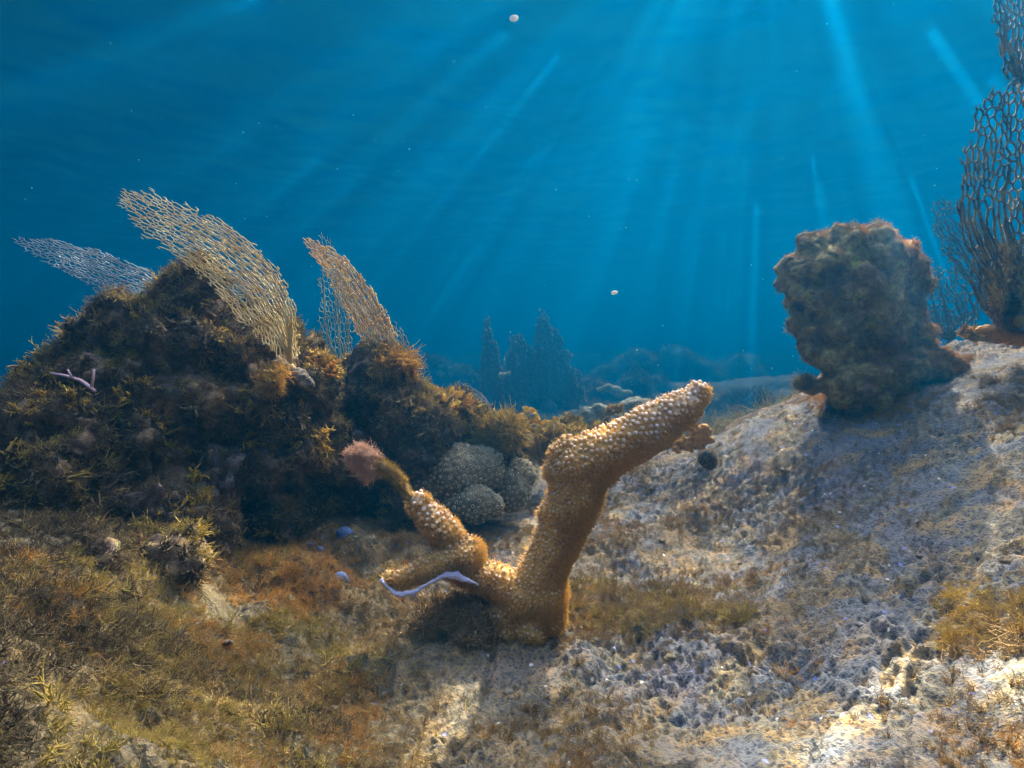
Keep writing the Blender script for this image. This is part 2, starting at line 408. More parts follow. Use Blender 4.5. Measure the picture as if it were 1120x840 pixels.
def normals(V, Fc):
    a = V[Fc[:, 2]] - V[Fc[:, 0]]; b = V[Fc[:, 3 % Fc.shape[1]]] - V[Fc[:, 1]]
    if Fc.shape[1] == 3: a = V[Fc[:, 1]] - V[Fc[:, 0]]; b = V[Fc[:, 2]] - V[Fc[:, 0]]
    fn = np.cross(a, b); N = np.zeros_like(V)
    for k in range(Fc.shape[1]): np.add.at(N, Fc[:, k], fn)
    return N / np.maximum(np.linalg.norm(N, axis=1, keepdims=True), 1e-12)
def smooth(V, Fc, it=3):
    for _ in range(it):
        S = np.zeros_like(V); C = np.zeros(len(V)); k = Fc.shape[1]
        for a in range(k):
            b = (a + 1) % k
            np.add.at(S, Fc[:, a], V[Fc[:, b]]); np.add.at(S, Fc[:, b], V[Fc[:, a]]); np.add.at(C, Fc[:, a], 1); np.add.at(C, Fc[:, b], 1)
        V = V * .4 + .6 * S / C[:, None]
    return V
def spheres(L):                # (px,py,Y,r_px[,squash_y]) -> union soup
    V = []; Fs = []; n = 0; v, f = ico(3)
    for s in L:
        c = np.array(P(*s[:3])); r = s[3] / F * s[2]; q = s[4] if len(s) > 4 else 1.0
        V.append(v * np.array([r, r * q, r]) + c); Fs.append(f + n); n += len(v)
    return np.concatenate(V), np.concatenate(Fs)
def blob(L, voxel, amp=(.02, .01, .004), scales=(8, 22, 60), lump=0, lumpscale=20, it=3, seed=0):
    V, Fc = remesh(*spheres(L), voxel); V = smooth(V, Fc, it); N = normals(V, Fc)
    d = sum(a * fbm(V, s, 3, seed + int(s)) for a, s in zip(amp, scales))
    if lump: d = d + lump * (sstep(.75, 0, worley3(V, lumpscale, seed)) - .4)
    V = V + N * d[:, None]
    return V, Fc
def frames(D):
    D = D / np.maximum(np.linalg.norm(D, axis=1, keepdims=True), 1e-9)
    up = np.where(np.abs(D[:, 2:3]) > .9, np.array([[1., 0, 0]]), np.array([[0., 0, 1]]))
    A = np.cross(up, D); A /= np.linalg.norm(A, axis=1, keepdims=True); B = np.cross(D, A)
    return D, A, B
def tubes(A, B, ra, rb, sides=5, flat=1.0):   # straight tapered tubes A->B
    A = np.asarray(A, float); B = np.asarray(B, float); n = len(A)
    D, X, Y = frames(B - A); ra = np.broadcast_to(ra, n); rb = np.broadcast_to(rb, n)
    an = np.arange(sides) / sides * 2 * math.pi
    o = X[:, None] * np.cos(an)[None, :, None] + Y[:, None] * np.sin(an)[None, :, None] * flat
    V = np.concatenate([A[:, None] + o * ra[:, None, None], B[:, None] + o * rb[:, None, None]], 1).reshape(-1, 3)
    k = np.arange(sides); k2 = (k + 1) % sides
    f = np.stack([k, k2, k2 + sides, k + sides], 1)[None] + (np.arange(n) * 2 * sides)[:, None, None]
    return V, f.reshape(-1, 4)
def chain(Ps, Rs, sides=8, cap=True):
    Ps = np.array([list(p) for p in Ps], float); n = len(Ps)
    D = np.gradient(Ps, axis=0); D, X, Y = frames(D)
    for i in range(1, n):                     # keep the frame from twisting
        x = X[i-1] - D[i] * (X[i-1] @ D[i]); X[i] = x / np.linalg.norm(x); Y[i] = np.cross(D[i], X[i])
    an = np.arange(sides) / sides * 2 * math.pi; Rs = np.broadcast_to(Rs, n)
    V = (Ps[:, None] + (X[:, None] * np.cos(an)[None, :, None] + Y[:, None] * np.sin(an)[None, :, None]) * np.array(Rs)[:, None, None]).reshape(-1, 3)
    Fs = []
    for i in range(n - 1):
        for k in range(sides):
            k2 = (k + 1) % sides; Fs.append((i*sides+k, i*sides+k2, (i+1)*sides+k2, (i+1)*sides+k))
    V = np.concatenate([V, Ps[:1], Ps[-1:]]); e = len(V) - 2
    for k in range(sides):
        k2 = (k + 1) % sides; Fs.append((e, k2, k, k)); Fs.append((e+1, (n-1)*sides+k, (n-1)*sides+k2, (n-1)*sides+k2))
    Fs = [tuple(dict.fromkeys(f)) for f in Fs]
    return V, Fs
def join(parts):
    V = []; Fs = []; n = 0
    for v, f in parts:
        V.append(np.asarray(v)); Fs += [tuple(int(i) + n for i in q) for q in f]; n += len(v)
    return np.concatenate(V), Fs
def sample(V, Fc, n, rng, keep=None):
    T = Fc[:, :3] if Fc.shape[1] == 3 else np.concatenate([Fc[:, [0, 1, 2]], Fc[:, [0, 2, 3]]])
    a, b, c = V[T[:, 0]], V[T[:, 1]], V[T[:, 2]]; nn = np.cross(b - a, c - a); ar = np.linalg.norm(nn, axis=1)
    i = rng.choice(len(T), n, p=ar / ar.sum()); u = rng.random((n, 2)); s = u.sum(1) > 1; u[s] = 1 - u[s]
    p = a[i] + (b[i] - a[i]) * u[:, :1] + (c[i] - a[i]) * u[:, 1:]; N = nn[i] / np.maximum(ar[i], 1e-12)[:, None]
    if keep is not None:
        k = keep(p, N); p, N = p[k], N[k]
    return p, N
def spaced(p, d, *more):       # thin points to a least distance
    cell = {}; out = []
    for i, q in enumerate(p):
        k = tuple(np.floor(q / d).astype(int)); ok = True
        for a in (-1, 0, 1):
            for b in (-1, 0, 1):
                for c in (-1, 0, 1):
                    for j in cell.get((k[0]+a, k[1]+b, k[2]+c), ()):
                        if ((p[j] - q) ** 2).sum() < d * d: ok = False; break
                    if not ok: break
                if not ok: break
            if not ok: break
        if ok: cell.setdefault(k, []).append(i); out.append(i)
    return (p[out],) + tuple(m[out] for m in more)

# ---- tufts, instanced on points
def tuft_mesh(name, seed, n, hgt, spread, rad, curl, flat=False, fork=False):
    rg = np.random.default_rng(seed); A = []; B = []; ra = []; rb = []
    for k in range(n):
        az = rg.random() * 6.283; til = rg.random() ** .6 * spread
        d = np.array([math.cos(az) * math.sin(til), math.sin(az) * math.sin(til), math.cos(til)])
        p = np.array([rg.normal() * .12, rg.normal() * .12, -.05]) * hgt; L = hgt * rg.uniform(.5, 1.0); segs = 4
        for s in range(segs):
            d2 = d + rg.normal(size=3) * curl; d2 /= np.linalg.norm(d2); q = p + d2 * L / segs
            t0 = 1 - s / segs * .7; t1 = 1 - (s + 1) / segs * .7
            A.append(p); B.append(q); ra.append(rad * t0); rb.append(rad * t1)
            if fork and s >= 1:
                for _ in range(1):
                    d3 = d2 + rg.normal(size=3) * .6; d3 /= np.linalg.norm(d3); e = q + d3 * L / segs * rg.uniform(.6, 1.1)
                    A.append(q); B.append(e); ra.append(rad * t1); rb.append(rad * t1 * .6)
            p, d = q, d2
    V, Fc = tubes(A, B, np.array(ra), np.array(rb), 3 if not flat else 4, .25 if flat else 1.0)
    return mesh_np(name, V, Fc)
TUFTS = {}
def tuft_set(kind, mat):
    key = (kind, mat)
    if key in TUFTS: return TUFTS[key]
    c = bpy.data.collections.new("tufts_%s_%s" % (kind, mat))
    for s in range(5):
        if kind == 'fuzz': me = tuft_mesh("algae_tuft", 10 + s, 16, 1.0, 1.1, .024, .45)
        elif kind == 'bush': me = tuft_mesh("algae_tuft", 30 + s, 10, 1.0, 1.1, .038, .42, fork=True)
        elif kind == 'blade': me = tuft_mesh("algae_tuft", 50 + s, 8, .85, 1.1, .13, .40, flat=True, fork=True)
        else: me = tuft_mesh("algae_tuft", 70 + s, 3, 1.0, 1.25, .014, .35)
        me.materials.append(M[mat]); o = bpy.data.objects.new("algae_tuft", me); c.objects.link(o)
    TUFTS[key] = c; return c
def scatter(name, p, N, size, kind, mat, parent=None, label=None, cat=None, seed=1, lean=.35, group=None):
    rg = np.random.default_rng(seed); n = len(p)
    d = N + rg.normal(size=(n, 3)) * lean; d /= np.linalg.norm(d, axis=1, keepdims=True)
    pol = np.arccos(np.clip(d[:, 2], -1, 1)); az = np.arctan2(d[:, 1], d[:, 0])
    # euler XYZ: spin about own axis first, tilt by Y, turn by Z -> align via matrix per point
    rot = np.empty((n, 3))
    for i in range(n):
        mt = Matrix.Rotation(az[i], 3, 'Z') @ Matrix.Rotation(pol[i], 3, 'Y') @ Matrix.Rotation(rg.random() * 6.283, 3, 'Z')
        rot[i] = mt.to_euler('XYZ')
    off = np.zeros(3); q = parent
    while q is not None: off += np.array(q.location); q = q.parent
    me = bpy.data.meshes.new(name); me.vertices.add(n); me.vertices.foreach_set("co", (p - off).astype(np.float32).ravel())
    a = me.attributes.new("rot", 'FLOAT_VECTOR', 'POINT'); a.data.foreach_set("vector", rot.astype(np.float32).ravel())
    add_attr(me, "scl", size * np.clip(np.exp(rg.normal(size=n) * .38) * .85, .3, 2.0) if np.isscalar(size) else size)
    o = link(name, me, None, parent, kind='stuff', label=label, cat=cat, group=group)
    g = bpy.data.node_groups.new("scatter", 'GeometryNodeTree')
    g.interface.new_socket("Geometry", in_out='INPUT', socket_type='NodeSocketGeometry')
    g.interface.new_socket("Geometry", in_out='OUTPUT', socket_type='NodeSocketGeometry')
    gi = g.nodes.new("NodeGroupInput"); go = g.nodes.new("NodeGroupOutput")
    ci = g.nodes.new("GeometryNodeCollectionInfo"); ci.inputs[0].default_value = tuft_set(kind, mat)
    ci.inputs["Separate Children"].default_value = True; ci.inputs["Reset Children"].default_value = True
    ip = g.nodes.new("GeometryNodeInstanceOnPoints"); ip.inputs["Pick Instance"].default_value = True
    ar = g.nodes.new("GeometryNodeInputNamedAttribute"); ar.data_type = 'FLOAT_VECTOR'; ar.inputs["Name"].default_value = "rot"
    asx = g.nodes.new("GeometryNodeInputNamedAttribute"); asx.data_type = 'FLOAT'; asx.inputs["Name"].default_value = "scl"
    e2r = g.nodes.new("FunctionNodeEulerToRotation"); L = g.links.new
    L(gi.outputs[0], ip.inputs["Points"]); L(ci.outputs[0], ip.inputs["Instance"]); L(ar.outputs["Attribute"], e2r.inputs[0])
    L(e2r.outputs[0], ip.inputs["Rotation"]); L(asx.outputs["Attribute"], ip.inputs["Scale"]); L(ip.outputs[0], go.inputs[0])
    md = o.modifiers.new("scatter", 'NODES'); md.node_group = g
    return o
def ground_points(n, xr, yr, rng, fn=None):
    x = rng.uniform(*xr, n); y = rng.uniform(*yr, n); xy = np.stack([x, y], 1)
    if fn is not None:
        k = rng.random(n) < fn(xy); xy = xy[k]
    z = ground(xy); e = .01
    gx = (ground_base(xy + [e, 0]) - ground_base(xy - [e, 0])) / (2 * e); gy = (ground_base(xy + [0, e]) - ground_base(xy - [0, e])) / (2 * e)
    N = np.stack([-gx, -gy, np.ones(len(xy))], 1); N /= np.linalg.norm(N, axis=1, keepdims=True)
    return np.concatenate([xy, z[:, None]], 1), N
def topx(p):                    # photograph pixels of world points, for choosing where things grow
    return 560 + p[:, 0] / p[:, 1] * F, 420 - (p[:, 2] - CZ) / p[:, 1] * F

# ---------------------------------------------------------------- rocks
def rock(name, label, cat, L, voxel, mat, body='rock', group=None, **kw):
    c = min(L, key=lambda s: -s[1]); t = thing(name, label, cat, P(c[0], c[1], c[2]), group)
    V, Fc = blob(L, voxel, **kw); part(body, V, Fc, mat, t)
    return t, V, Fc

mound, mV, mF = rock("reef_mound", "tall dark algae-covered rock mound rising at the left below the two swept sea fans", "rock", [
    (195,352,1.2,44),(232,372,1.2,44),(150,385,1.15,52),(132,418,1.1,49),(80,462,1.05,46),(102,442,1.08,42),(170,440,1.2,110),(128,492,1.05,78),(95,585,.95,84),
    (245,420,1.25,82),(285,440,1.25,74),(290,398,1.22,38),(120,560,1.1,112),(240,490,1.2,76),(40,705,.88,78),(20,770,.72,100),(105,655,.86,90),(150,600,1.0,95),(315,480,1.25,50),(335,420,1.28,40),(62,518,1.0,40),(-10,770,.8,80)],
    .0075, M['mound'], amp=(.065, .045, .018), scales=(5, 13, 40), lump=.045, lumpscale=10, seed=3)
mid, dV, dF = rock("reef_outcrop", "dark brown algae-tufted rock under the orange sea fan, left of the valley", "rock", [
    (405,412,1.52,30),(385,435,1.52,42),(425,445,1.52,42),(440,478,1.5,46),(370,460,1.52,50),(345,500,1.45,48),(380,548,1.5,44),(440,540,1.52,32),(330,560,1.4,42),(285,560,1.25,48),(400,575,1.5,36),(400,500,1.5,48),(470,470,1.53,34),(478,445,1.55,22),(445,510,1.51,34),(330,460,1.45,40),(420,395,1.53,22)],
    .006, M['mound'], amp=(.035, .018, .007), scales=(8, 20, 60), lump=.015, lumpscale=20, seed=11)
third, tV, tF = rock("algae_rock", "olive algae-topped lump of rock standing behind the star coral", "rock", [
    (510,475,1.62,34),(535,492,1.62,30),(498,455,1.62,24),(520,512,1.62,34),(550,515,1.62,24),(485,490,1.62,30)],
    .006, M['mound'], amp=(.02, .012, .005), scales=(9, 22, 60), lump=.01, lumpscale=24, seed=21)

# algae on the rocks
def grow(V, Fc, parent, n, size, kind, mat, keep, name="algae_tufts", seed=1, lean=.45, label=None):
    rg = np.random.default_rng(seed); p, N = sample(V, Fc, n, rg, keep)
    if len(p): return scatter(name, p, N, size, kind, mat, parent, seed=seed, lean=lean, label=label)
nz = lambda p, s, sd: fbm(p, s, 2, sd)
for t_, V_, F_, s0, k_ in ((mound, mV, mF, 100, 1.0), (mid, dV, dF, 200, .55), (third, tV, tF, 300, .22)):
    grow(V_, F_, t_, int(20000 * k_), .019, 'fuzz', 'dark', lambda p, N: nz(p, 7, 3) < .25, seed=s0, name="dark_algae")
    grow(V_, F_, t_, int(11000 * k_), .020, 'bush', 'brown', lambda p, N: nz(p, 6, 8) > .08, seed=s0 + 1, name="brown_algae")
    grow(V_, F_, t_, int(12000 * k_), .022, 'bush', 'olive', lambda p, N: (nz(p, 6, 5) > .16) & ((N[:, 2] > .15) | (nz(p, 11, 6) > .22)), seed=s0 + 2, name="olive_algae")
    grow(V_, F_, t_, int(7000 * k_), .024, 'blade', 'yellow', lambda p, N: (nz(p, 8, 15) > .18) & (N[:, 2] > .05), seed=s0 + 3, name="yellow_algae")
    grow(V_, F_, t_, int(3600 * k_), .024, 'blade', 'dark', lambda p, N: nz(p, 9, 33) > .0, seed=s0 + 4, name="leafy_dark_algae")

# ---------------------------------------------------------------- the knob of coral on the right
L = [(930,305,1.6,58),(893,305,1.58,37),(896,285,1.6,26),(962,302,1.6,40),(988,318,1.6,22),(983,348,1.6,26),(897,352,1.6,33),(905,378,1.6,30),(938,350,1.6,50),(938,388,1.6,40),(962,388,1.6,32),
     (908,272,1.6,22),(935,264,1.6,19),(880,294,1.58,22),(890,270,1.58,13),(958,272,1.6,20),(985,285,1.6,15),(930,408,1.6,24),(890,424,1.6,13),(950,415,1.6,46),(988,402,1.6,30),(1015,398,1.6,24),(1040,402,1.6,20),(1065,400,1.62,14),(1088,398,1.62,9),
     (870,300,1.56,15),(915,290,1.53,22),(945,290,1.53,20),(975,305,1.55,16),(890,325,1.53,16),(910,262,1.6,14),(930,415,1.55,28)]
rg = np.random.default_rng(8)
for s in list(L)[:18]:          # knuckle-like lobes all over it
    for _ in range(4):
        d = rg.normal(size=3); d[0] *= .8; d[1] = -abs(d[1]); d /= np.linalg.norm(d); k = s[3]
        L.append((s[0] + d[0] * k * .74, s[1] + d[2] * k * .74, s[2] + d[1] * k / F * s[2] * .9, rg.uniform(9, 19)))
head, hV, hF = rock("coral_head", "knobbly brown coral head like a fist standing on the ridge at the right", "coral", L, .0048, M['head'], body='head',
    amp=(.008, .007, .005), scales=(9, 24, 70), lump=.030, lumpscale=15, seed=5, it=2)
grow(hV, hF, head, 3500, .011, 'fuzz', 'brown', lambda p, N: nz(p, 10, 3) > -.1, seed=400, name="brown_algae")
grow(hV, hF, head, 9000, .013, 'fuzz', 'orange', lambda p, N: ((topx(p)[0] > 975) & (topx(p)[1] > 350) & (N[:, 2] > .0)) | ((N[:, 0] * .5 + N[:, 2] * .8 > .55) & (nz(p, 9, 4) > -.1)), seed=401, name="orange_algae_and_sun_rim")  # upper right tufts add a golden sun rim by colour; foot tufts are turf
grow(hV, hF, head, 900, .014, 'fuzz', 'olive', lambda p, N: nz(p, 12, 9) > .2, seed=402, name="olive_algae")

# ---------------------------------------------------------------- turf on the sea bed
rg = np.random.default_rng(77)
def fld(xy, s, sd): return fbm(np.concatenate([xy, 0 * xy[:, :1]], 1), s, 3, sd)
p, N = ground_points(26000, (-1.3, 1.6), (.3, 2.8), rg, lambda xy: .15 + .85 * sstep(.0, .35, fld(xy, 4, 51)))
scatter("sandy_turf", p, N, .011, 'fuzz', 'turf', label="short pale sandy turf over the sea bed", cat="algae", seed=5, lean=.5)
def brown_zone(xy):
    p = np.concatenate([xy, ground_base(xy)[:, None]], 1); x, y = topx(p)
    z = np.exp(-(((x - 690) / 95) ** 2 + ((y - 665) / 32) ** 2)) + .9 * np.exp(-(((x - 1090) / 60) ** 2 + ((y - 670) / 40) ** 2)) + .7 * np.exp(-(((x - 1120) / 90) ** 2 + ((y - 800) / 45) ** 2))
    z += .95 * sstep(520, 330, x) * sstep(60, 240, x) * sstep(480, 600, y) * sstep(-.3, .15, fld(xy, 5, 52)) + .55 * sstep(0, .4, fld(xy, 6, 53)) * sstep(980, 700, x)
    return np.clip(z, 0, 1)
p, N = ground_points(70000, (-1.2, 1.1), (.3, 2.2), rg, brown_zone)
scatter("brown_turf", p, N, .015, 'fuzz', 'brown', label="brown fuzzy turf algae on the valley floor", cat="algae", seed=6, lean=.5)
p, N = ground_points(26000, (-1.2, .6), (.35, 1.9), rg, lambda xy: brown_zone(xy) * sstep(-.6, -.2, xy[:, 0] / xy[:, 1]) * sstep(.0, .3, fld(xy, 5, 57)))
scatter("orange_turf", p, N, .014, 'fuzz', 'orange', label="orange-brown turf algae in the sunlit hollow", cat="algae", seed=7, lean=.5)
p, N = ground_points(9000, (-.9, .3), (.35, 1.2), rg, lambda xy: sstep(480, 300, topx(np.concatenate([xy, ground_base(xy)[:, None]], 1))[0]) * sstep(.05, .35, fld(xy, 6, 58)))
scatter("olive_turf", p, N, .018, 'bush', 'olive', label="olive bushy algae on the floor at the lower left", cat="algae", seed=8, lean=.5)
p, N = ground_points(45000, (-1.2, 0), (.3, 1.3), rg, lambda xy: sstep(420, 160, topx(np.concatenate([xy, ground_base(xy)[:, None]], 1))[0]) * sstep(-.35, .1, fld(xy, 6, 63)))
scatter("olive_weed", p, N, .012, 'fuzz', 'olive', label="short olive weed covering the slope at the lower left", cat="algae", seed=10, lean=.5)
p, N = ground_points(50000, (-1.3, 0), (.2, 1.2), rg, lambda xy: sstep(-.50, -.80, xy[:, 0] / xy[:, 1] + .5 * fld(xy, 5, 64)))
scatter("dark_weed", p, N, .015, 'bush', 'dark', label="dark brown weed on the slope at the far lower left", cat="algae", seed=14, lean=.5)
p, N = ground_points(24000, (-1.1, 0), (.3, 1.3), rg, lambda xy: sstep(-.1, -.3, xy[:, 0] / xy[:, 1]) * sstep(.05, .25, fld(xy, 7, 65)))
scatter("orange_weed", p, N, .013, 'fuzz', 'orange', label="rusty orange turf in patches on the lower left slope", cat="algae", seed=15, lean=.5)
p, N = ground_points(1100, (-.8, -.05), (.35, 1.0), rg, lambda xy: .6 + 0 * xy[:, 0])
scatter("stringy_algae", p, N, .030, 'string', 'olive', label="tangled olive threads of algae at the lower left", cat="algae", seed=9, lean=.8)

# ---------------------------------------------------------------- the staghorn coral in the middle
def fine_chain(Ps, Rs, sides):
    Ps = np.array([list(p) for p in Ps]); t = np.linspace(0, len(Ps) - 1, len(Ps) * 7); k = np.arange(len(Ps))
    return chain(np.stack([np.interp(t, k, Ps[:, i]) for i in range(3)], 1), np.interp(t, k, Rs), sides)
def staghorn():
    t = thing("staghorn_coral", "orange-brown branching stony coral with pale knobbly tip leaning right in the middle of the valley", "coral", P(575, 690, 1.0))
    Y = 1.0; SH = .80
    def run(pts, k=4, dy=0):
        out = []
        for a, b in zip(pts[:-1], pts[1:]):
            for i in range(k):
                u = i / k; out.append((a[0]+(b[0]-a[0])*u, a[1]+(b[1]-a[1])*u, (a[3] if len(a) > 3 else Y)*(1-u)+u*(b[3] if len(b) > 3 else Y), (a[2]+(b[2]-a[2])*u) * SH))
        b = pts[-1]; out.append((b[0], b[1], b[3] if len(b) > 3 else Y, b[2])); return out
    main = run([(578,655,31),(592,630,30),(606,598,29),(618,570,31),(629,540,36),(634,515,37),(650,500,34),(680,486,31),(715,465,28),(745,446,23),(764,431,12)])
    main += [(612,496,1.0,11),(620,487,1.0,10),(606,512,1.0,11),(700,462,1.0,12),(658,480,1.0,12),(600,560,1.0,10),(660,518,1.0,14)]
    base = run([(592,650,34),(565,652,28),(545,636,24),(525,628,20),(505,618,18)]) + run([(508,608,25),(482,613,18,.985),(460,624,14,.975),(441,634,11,.965),(426,633,7,.96)]) + run([(592,660,32),(570,672,26),(550,674,20)]) + [(600,676,.99,15),(580,688,.98,16),(552,688,.98,13)]
    SH = .76
    small = run([(508,612,21),(497,600,21),(484,582,21),(470,564,19),(459,552,12)])
    def skin(L, vox, seed):
        V, Fc = remesh(*spheres([(a, b, c, d) for a, b, c, d in L]), vox); V = smooth(V, Fc, 3); N = normals(V, Fc)
        return V + N * (.0060 * fbm(V, 20, 3, seed) + .0012 * fbm(V, 90, 2, seed + 1))[:, None], Fc
    mb = NT("coral_skin"); pos = mb.pos()
    c = mb.ramp(mb.noise(130, 3, .6, pos), [(.35, (.46, .27, .06)), (.5, (.64, .40, .11)), (.68, (.78, .54, .20))])
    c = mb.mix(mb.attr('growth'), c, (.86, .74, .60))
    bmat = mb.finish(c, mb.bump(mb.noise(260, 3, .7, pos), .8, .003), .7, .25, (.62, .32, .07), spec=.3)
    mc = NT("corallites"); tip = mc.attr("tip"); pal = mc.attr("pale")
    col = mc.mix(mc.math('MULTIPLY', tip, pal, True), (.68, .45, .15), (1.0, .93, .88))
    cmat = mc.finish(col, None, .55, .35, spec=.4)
    fz = NT("polyp_fuzz").finish((.78, .54, .20), None, .8, .6, (.98, .70, .24), spec=.1)
    up = lambda p: P(*p[:2], Y)
    for name, L, seed, lab in (("trunk", main + base, 1, None), ("side_branch", small, 2, None)):
        V, Fc = skin(L, .0032, seed); N = normals(V, Fc)
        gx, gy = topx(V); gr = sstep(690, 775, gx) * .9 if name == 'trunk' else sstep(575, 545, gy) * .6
        o = part(name, V, Fc, bmat, t, label=lab, attrs={'growth': gr * sstep(-.3, .5, N @ np.array([-.35, -.25, .90]))})  # pale growing tip; its sunlit upper side is put into the colour too
        rg = np.random.default_rng(seed + 50)
        p, n = sample(V, Fc, 16000 if name == "trunk" else 3200, rg)
        x, y = topx(p)
        # the crust round the foot is nearly smooth; corallites crowd on the branches
        up_main = sstep(610, 560, y) + sstep(640, 600, y) * .5
        dens = np.where(x > 560, 1.0, np.where(y < 612, 1.0, .35)) if name == "trunk" else np.ones(len(p))
        k = rg.random(len(p)) < dens; p, n = p[k], n[k]
        x, y = topx(p); topside = (n @ np.array([-.45, -.30, .84]) > .15) & ((x > 610) & (y < 510) if name == 'trunk' else (y < 600))
        pa, na = spaced(p[topside], .0082, n[topside]); pb, nb_ = spaced(p[~topside], .0066, n[~topside])
        big = np.concatenate([np.ones(len(pa)), np.zeros(len(pb))]); p = np.concatenate([pa, pb]); n = np.concatenate([na, nb_])
        x, y = topx(p)
        # growth direction of the branch there
        if name == "trunk":
            u = sstep(520, 480, y)[:, None]; g = np.array([[.35, 0, .94]]) * (1 - u) + np.array([[.84, 0, .54]]) * u
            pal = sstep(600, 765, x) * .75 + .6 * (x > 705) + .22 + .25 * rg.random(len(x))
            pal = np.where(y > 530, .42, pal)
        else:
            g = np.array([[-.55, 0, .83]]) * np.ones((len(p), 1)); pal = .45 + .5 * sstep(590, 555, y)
        pal = pal * (.18 + .9 * sstep(-.05, .6, n @ np.array([-.35, -.25, .90])))     # upper side bare, its sunlit paleness put into the colour; lower side furred
        d = n + g * .45; d /= np.linalg.norm(d, axis=1, keepdims=True)
        h = rg.uniform(.0030, .0050, len(p)) * (1 + .45 * big); r = rg.uniform(.0018, .0034, len(p)) * (1 + .42 * big)
        D, A, B = frames(d); sd = 7; an = np.arange(sd) / sd * 6.2832
        rings = [(-.35, 1.05, 0), (.35, 1.0, .1), (.8, .85, .7), (1.05, .45, 1.0)]
        Vs = [p[:, None] + D[:, None] * (h[:, None, None] * z) + (A[:, None] * np.cos(an)[None, :, None] + B[:, None] * np.sin(an)[None, :, None]) * (r[:, None, None] * q) for z, q, _ in rings]
        Vs.append((p + D * (h * 1.0)[:, None])[:, None]); VV = np.concatenate(Vs, 1); m = VV.shape[1]
        f = []
        for i in range(3):
            for k in range(sd): f.append((i*sd+k, i*sd+(k+1) % sd, (i+1)*sd+(k+1) % sd, (i+1)*sd+k))
        for k in range(sd): f.append((3*sd+k, 3*sd+(k+1) % sd, 4*sd, 4*sd))
        f = np.array(f); FF = (f[None] + (np.arange(len(p)) * m)[:, None, None]).reshape(-1, 4)
        FF = [tuple(dict.fromkeys(q)) for q in FF.tolist()]
        tipv = np.concatenate([np.full(sd, z) for _, _, z in rings] + [[1.0]])
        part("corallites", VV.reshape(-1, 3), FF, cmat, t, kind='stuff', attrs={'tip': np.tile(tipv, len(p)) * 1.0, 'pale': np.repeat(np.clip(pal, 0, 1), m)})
        # short fur of extended polyps
        p, n = sample(V, Fc, 42000 if name == "trunk" else 6500, rg); x, y = topx(p)
        k = rg.random(len(p)) < np.clip(1.0 - sstep(.0, .6, n @ np.array([-.35, -.25, .90])), .06, 1); p, n = p[k], n[k]
        d = n + rg.normal(size=n.shape) * .35; d /= np.linalg.norm(d, axis=1, keepdims=True); l = rg.uniform(.005, .0120, len(p))
        v, ff = tubes(p, p + d * l[:, None], .00085, .00035, 3)
        part("polyps", v, ff, fz, t, kind='stuff')
    # the lilac margin of the crust
    V, Fc = fine_chain([P(416,634,.945), P(424,643,.945), P(438,651,.945), P(450,649,.945), P(464,641,.95), P(476,634,.955), P(488,629,.96), P(500,630,.96), P(512,634,.96), P(522,638,.965)],
                  np.array([1.4,2.4,3.2,2.2,1.5,2,3.2,3.6,2.6,1]) / F, 12)
    V = V + .0042 * np.stack([fbm(V, 70, 3, k) for k in (1, 2, 3)], 1)
    part("lilac_margin", V, Fc, M['lilac'], t, label="smooth pale lilac rim of the crust")
    tw = [P(458,553,1.0), P(446,541,1.0), P(440,529,1.0), P(431,519,1.0), P(420,512,1.0), P(409,507,1.0), P(398,503,1.0)]
    V, Fc = chain(tw, np.array([6,4,5.5,6,7,7,4]) / F, 8)
    o = part("twig", V, Fc, M['turf'], t, label="thin dead twig furred with algae")
    rg = np.random.default_rng(5)
    Fa = np.array([f for f in Fc if len(f) == 4]); p, n = sample(V, Fa, 500, rg)
    scatter("algae_tufts", p, n, .010, 'fuzz', 'yellow', o, seed=2, lean=.5)
    V, Fc = spheres([(394,503,1.0,8),(404,510,1.0,7),(387,497,1.0,4),(399,496,1.0,4)]); p, n = sample(V, Fc, 800, rg); p = p + .006 * rg.normal(size=p.shape)
    scatter("pink_tuft", p, n, .014, 'fuzz', 'pink', t, seed=3, lean=.5, label="fluffy pinkish tuft at the end of the twig")
staghorn()
footrock, fV, fF = rock("foot_rock", "brown furry stone under the lilac rim of the branching coral", "rock", [
    (500,672,1.01,17),(482,676,1.0,12),(520,680,1.01,18),(508,696,.98,16),(535,694,.99,14),(470,690,.97,9)], .005, M['rock'], amp=(.020, .012, .004), scales=(12, 30, 80), seed=31)
grow(fV, fF, footrock, 700, .030, 'bush', 'brown', None, name="brown_algae", seed=501)
grow(fV, fF, footrock, 1500, .020, 'fuzz', 'pink', lambda p, N: nz(p, 14, 4) > 0, name="pink_brown_algae", seed=502)

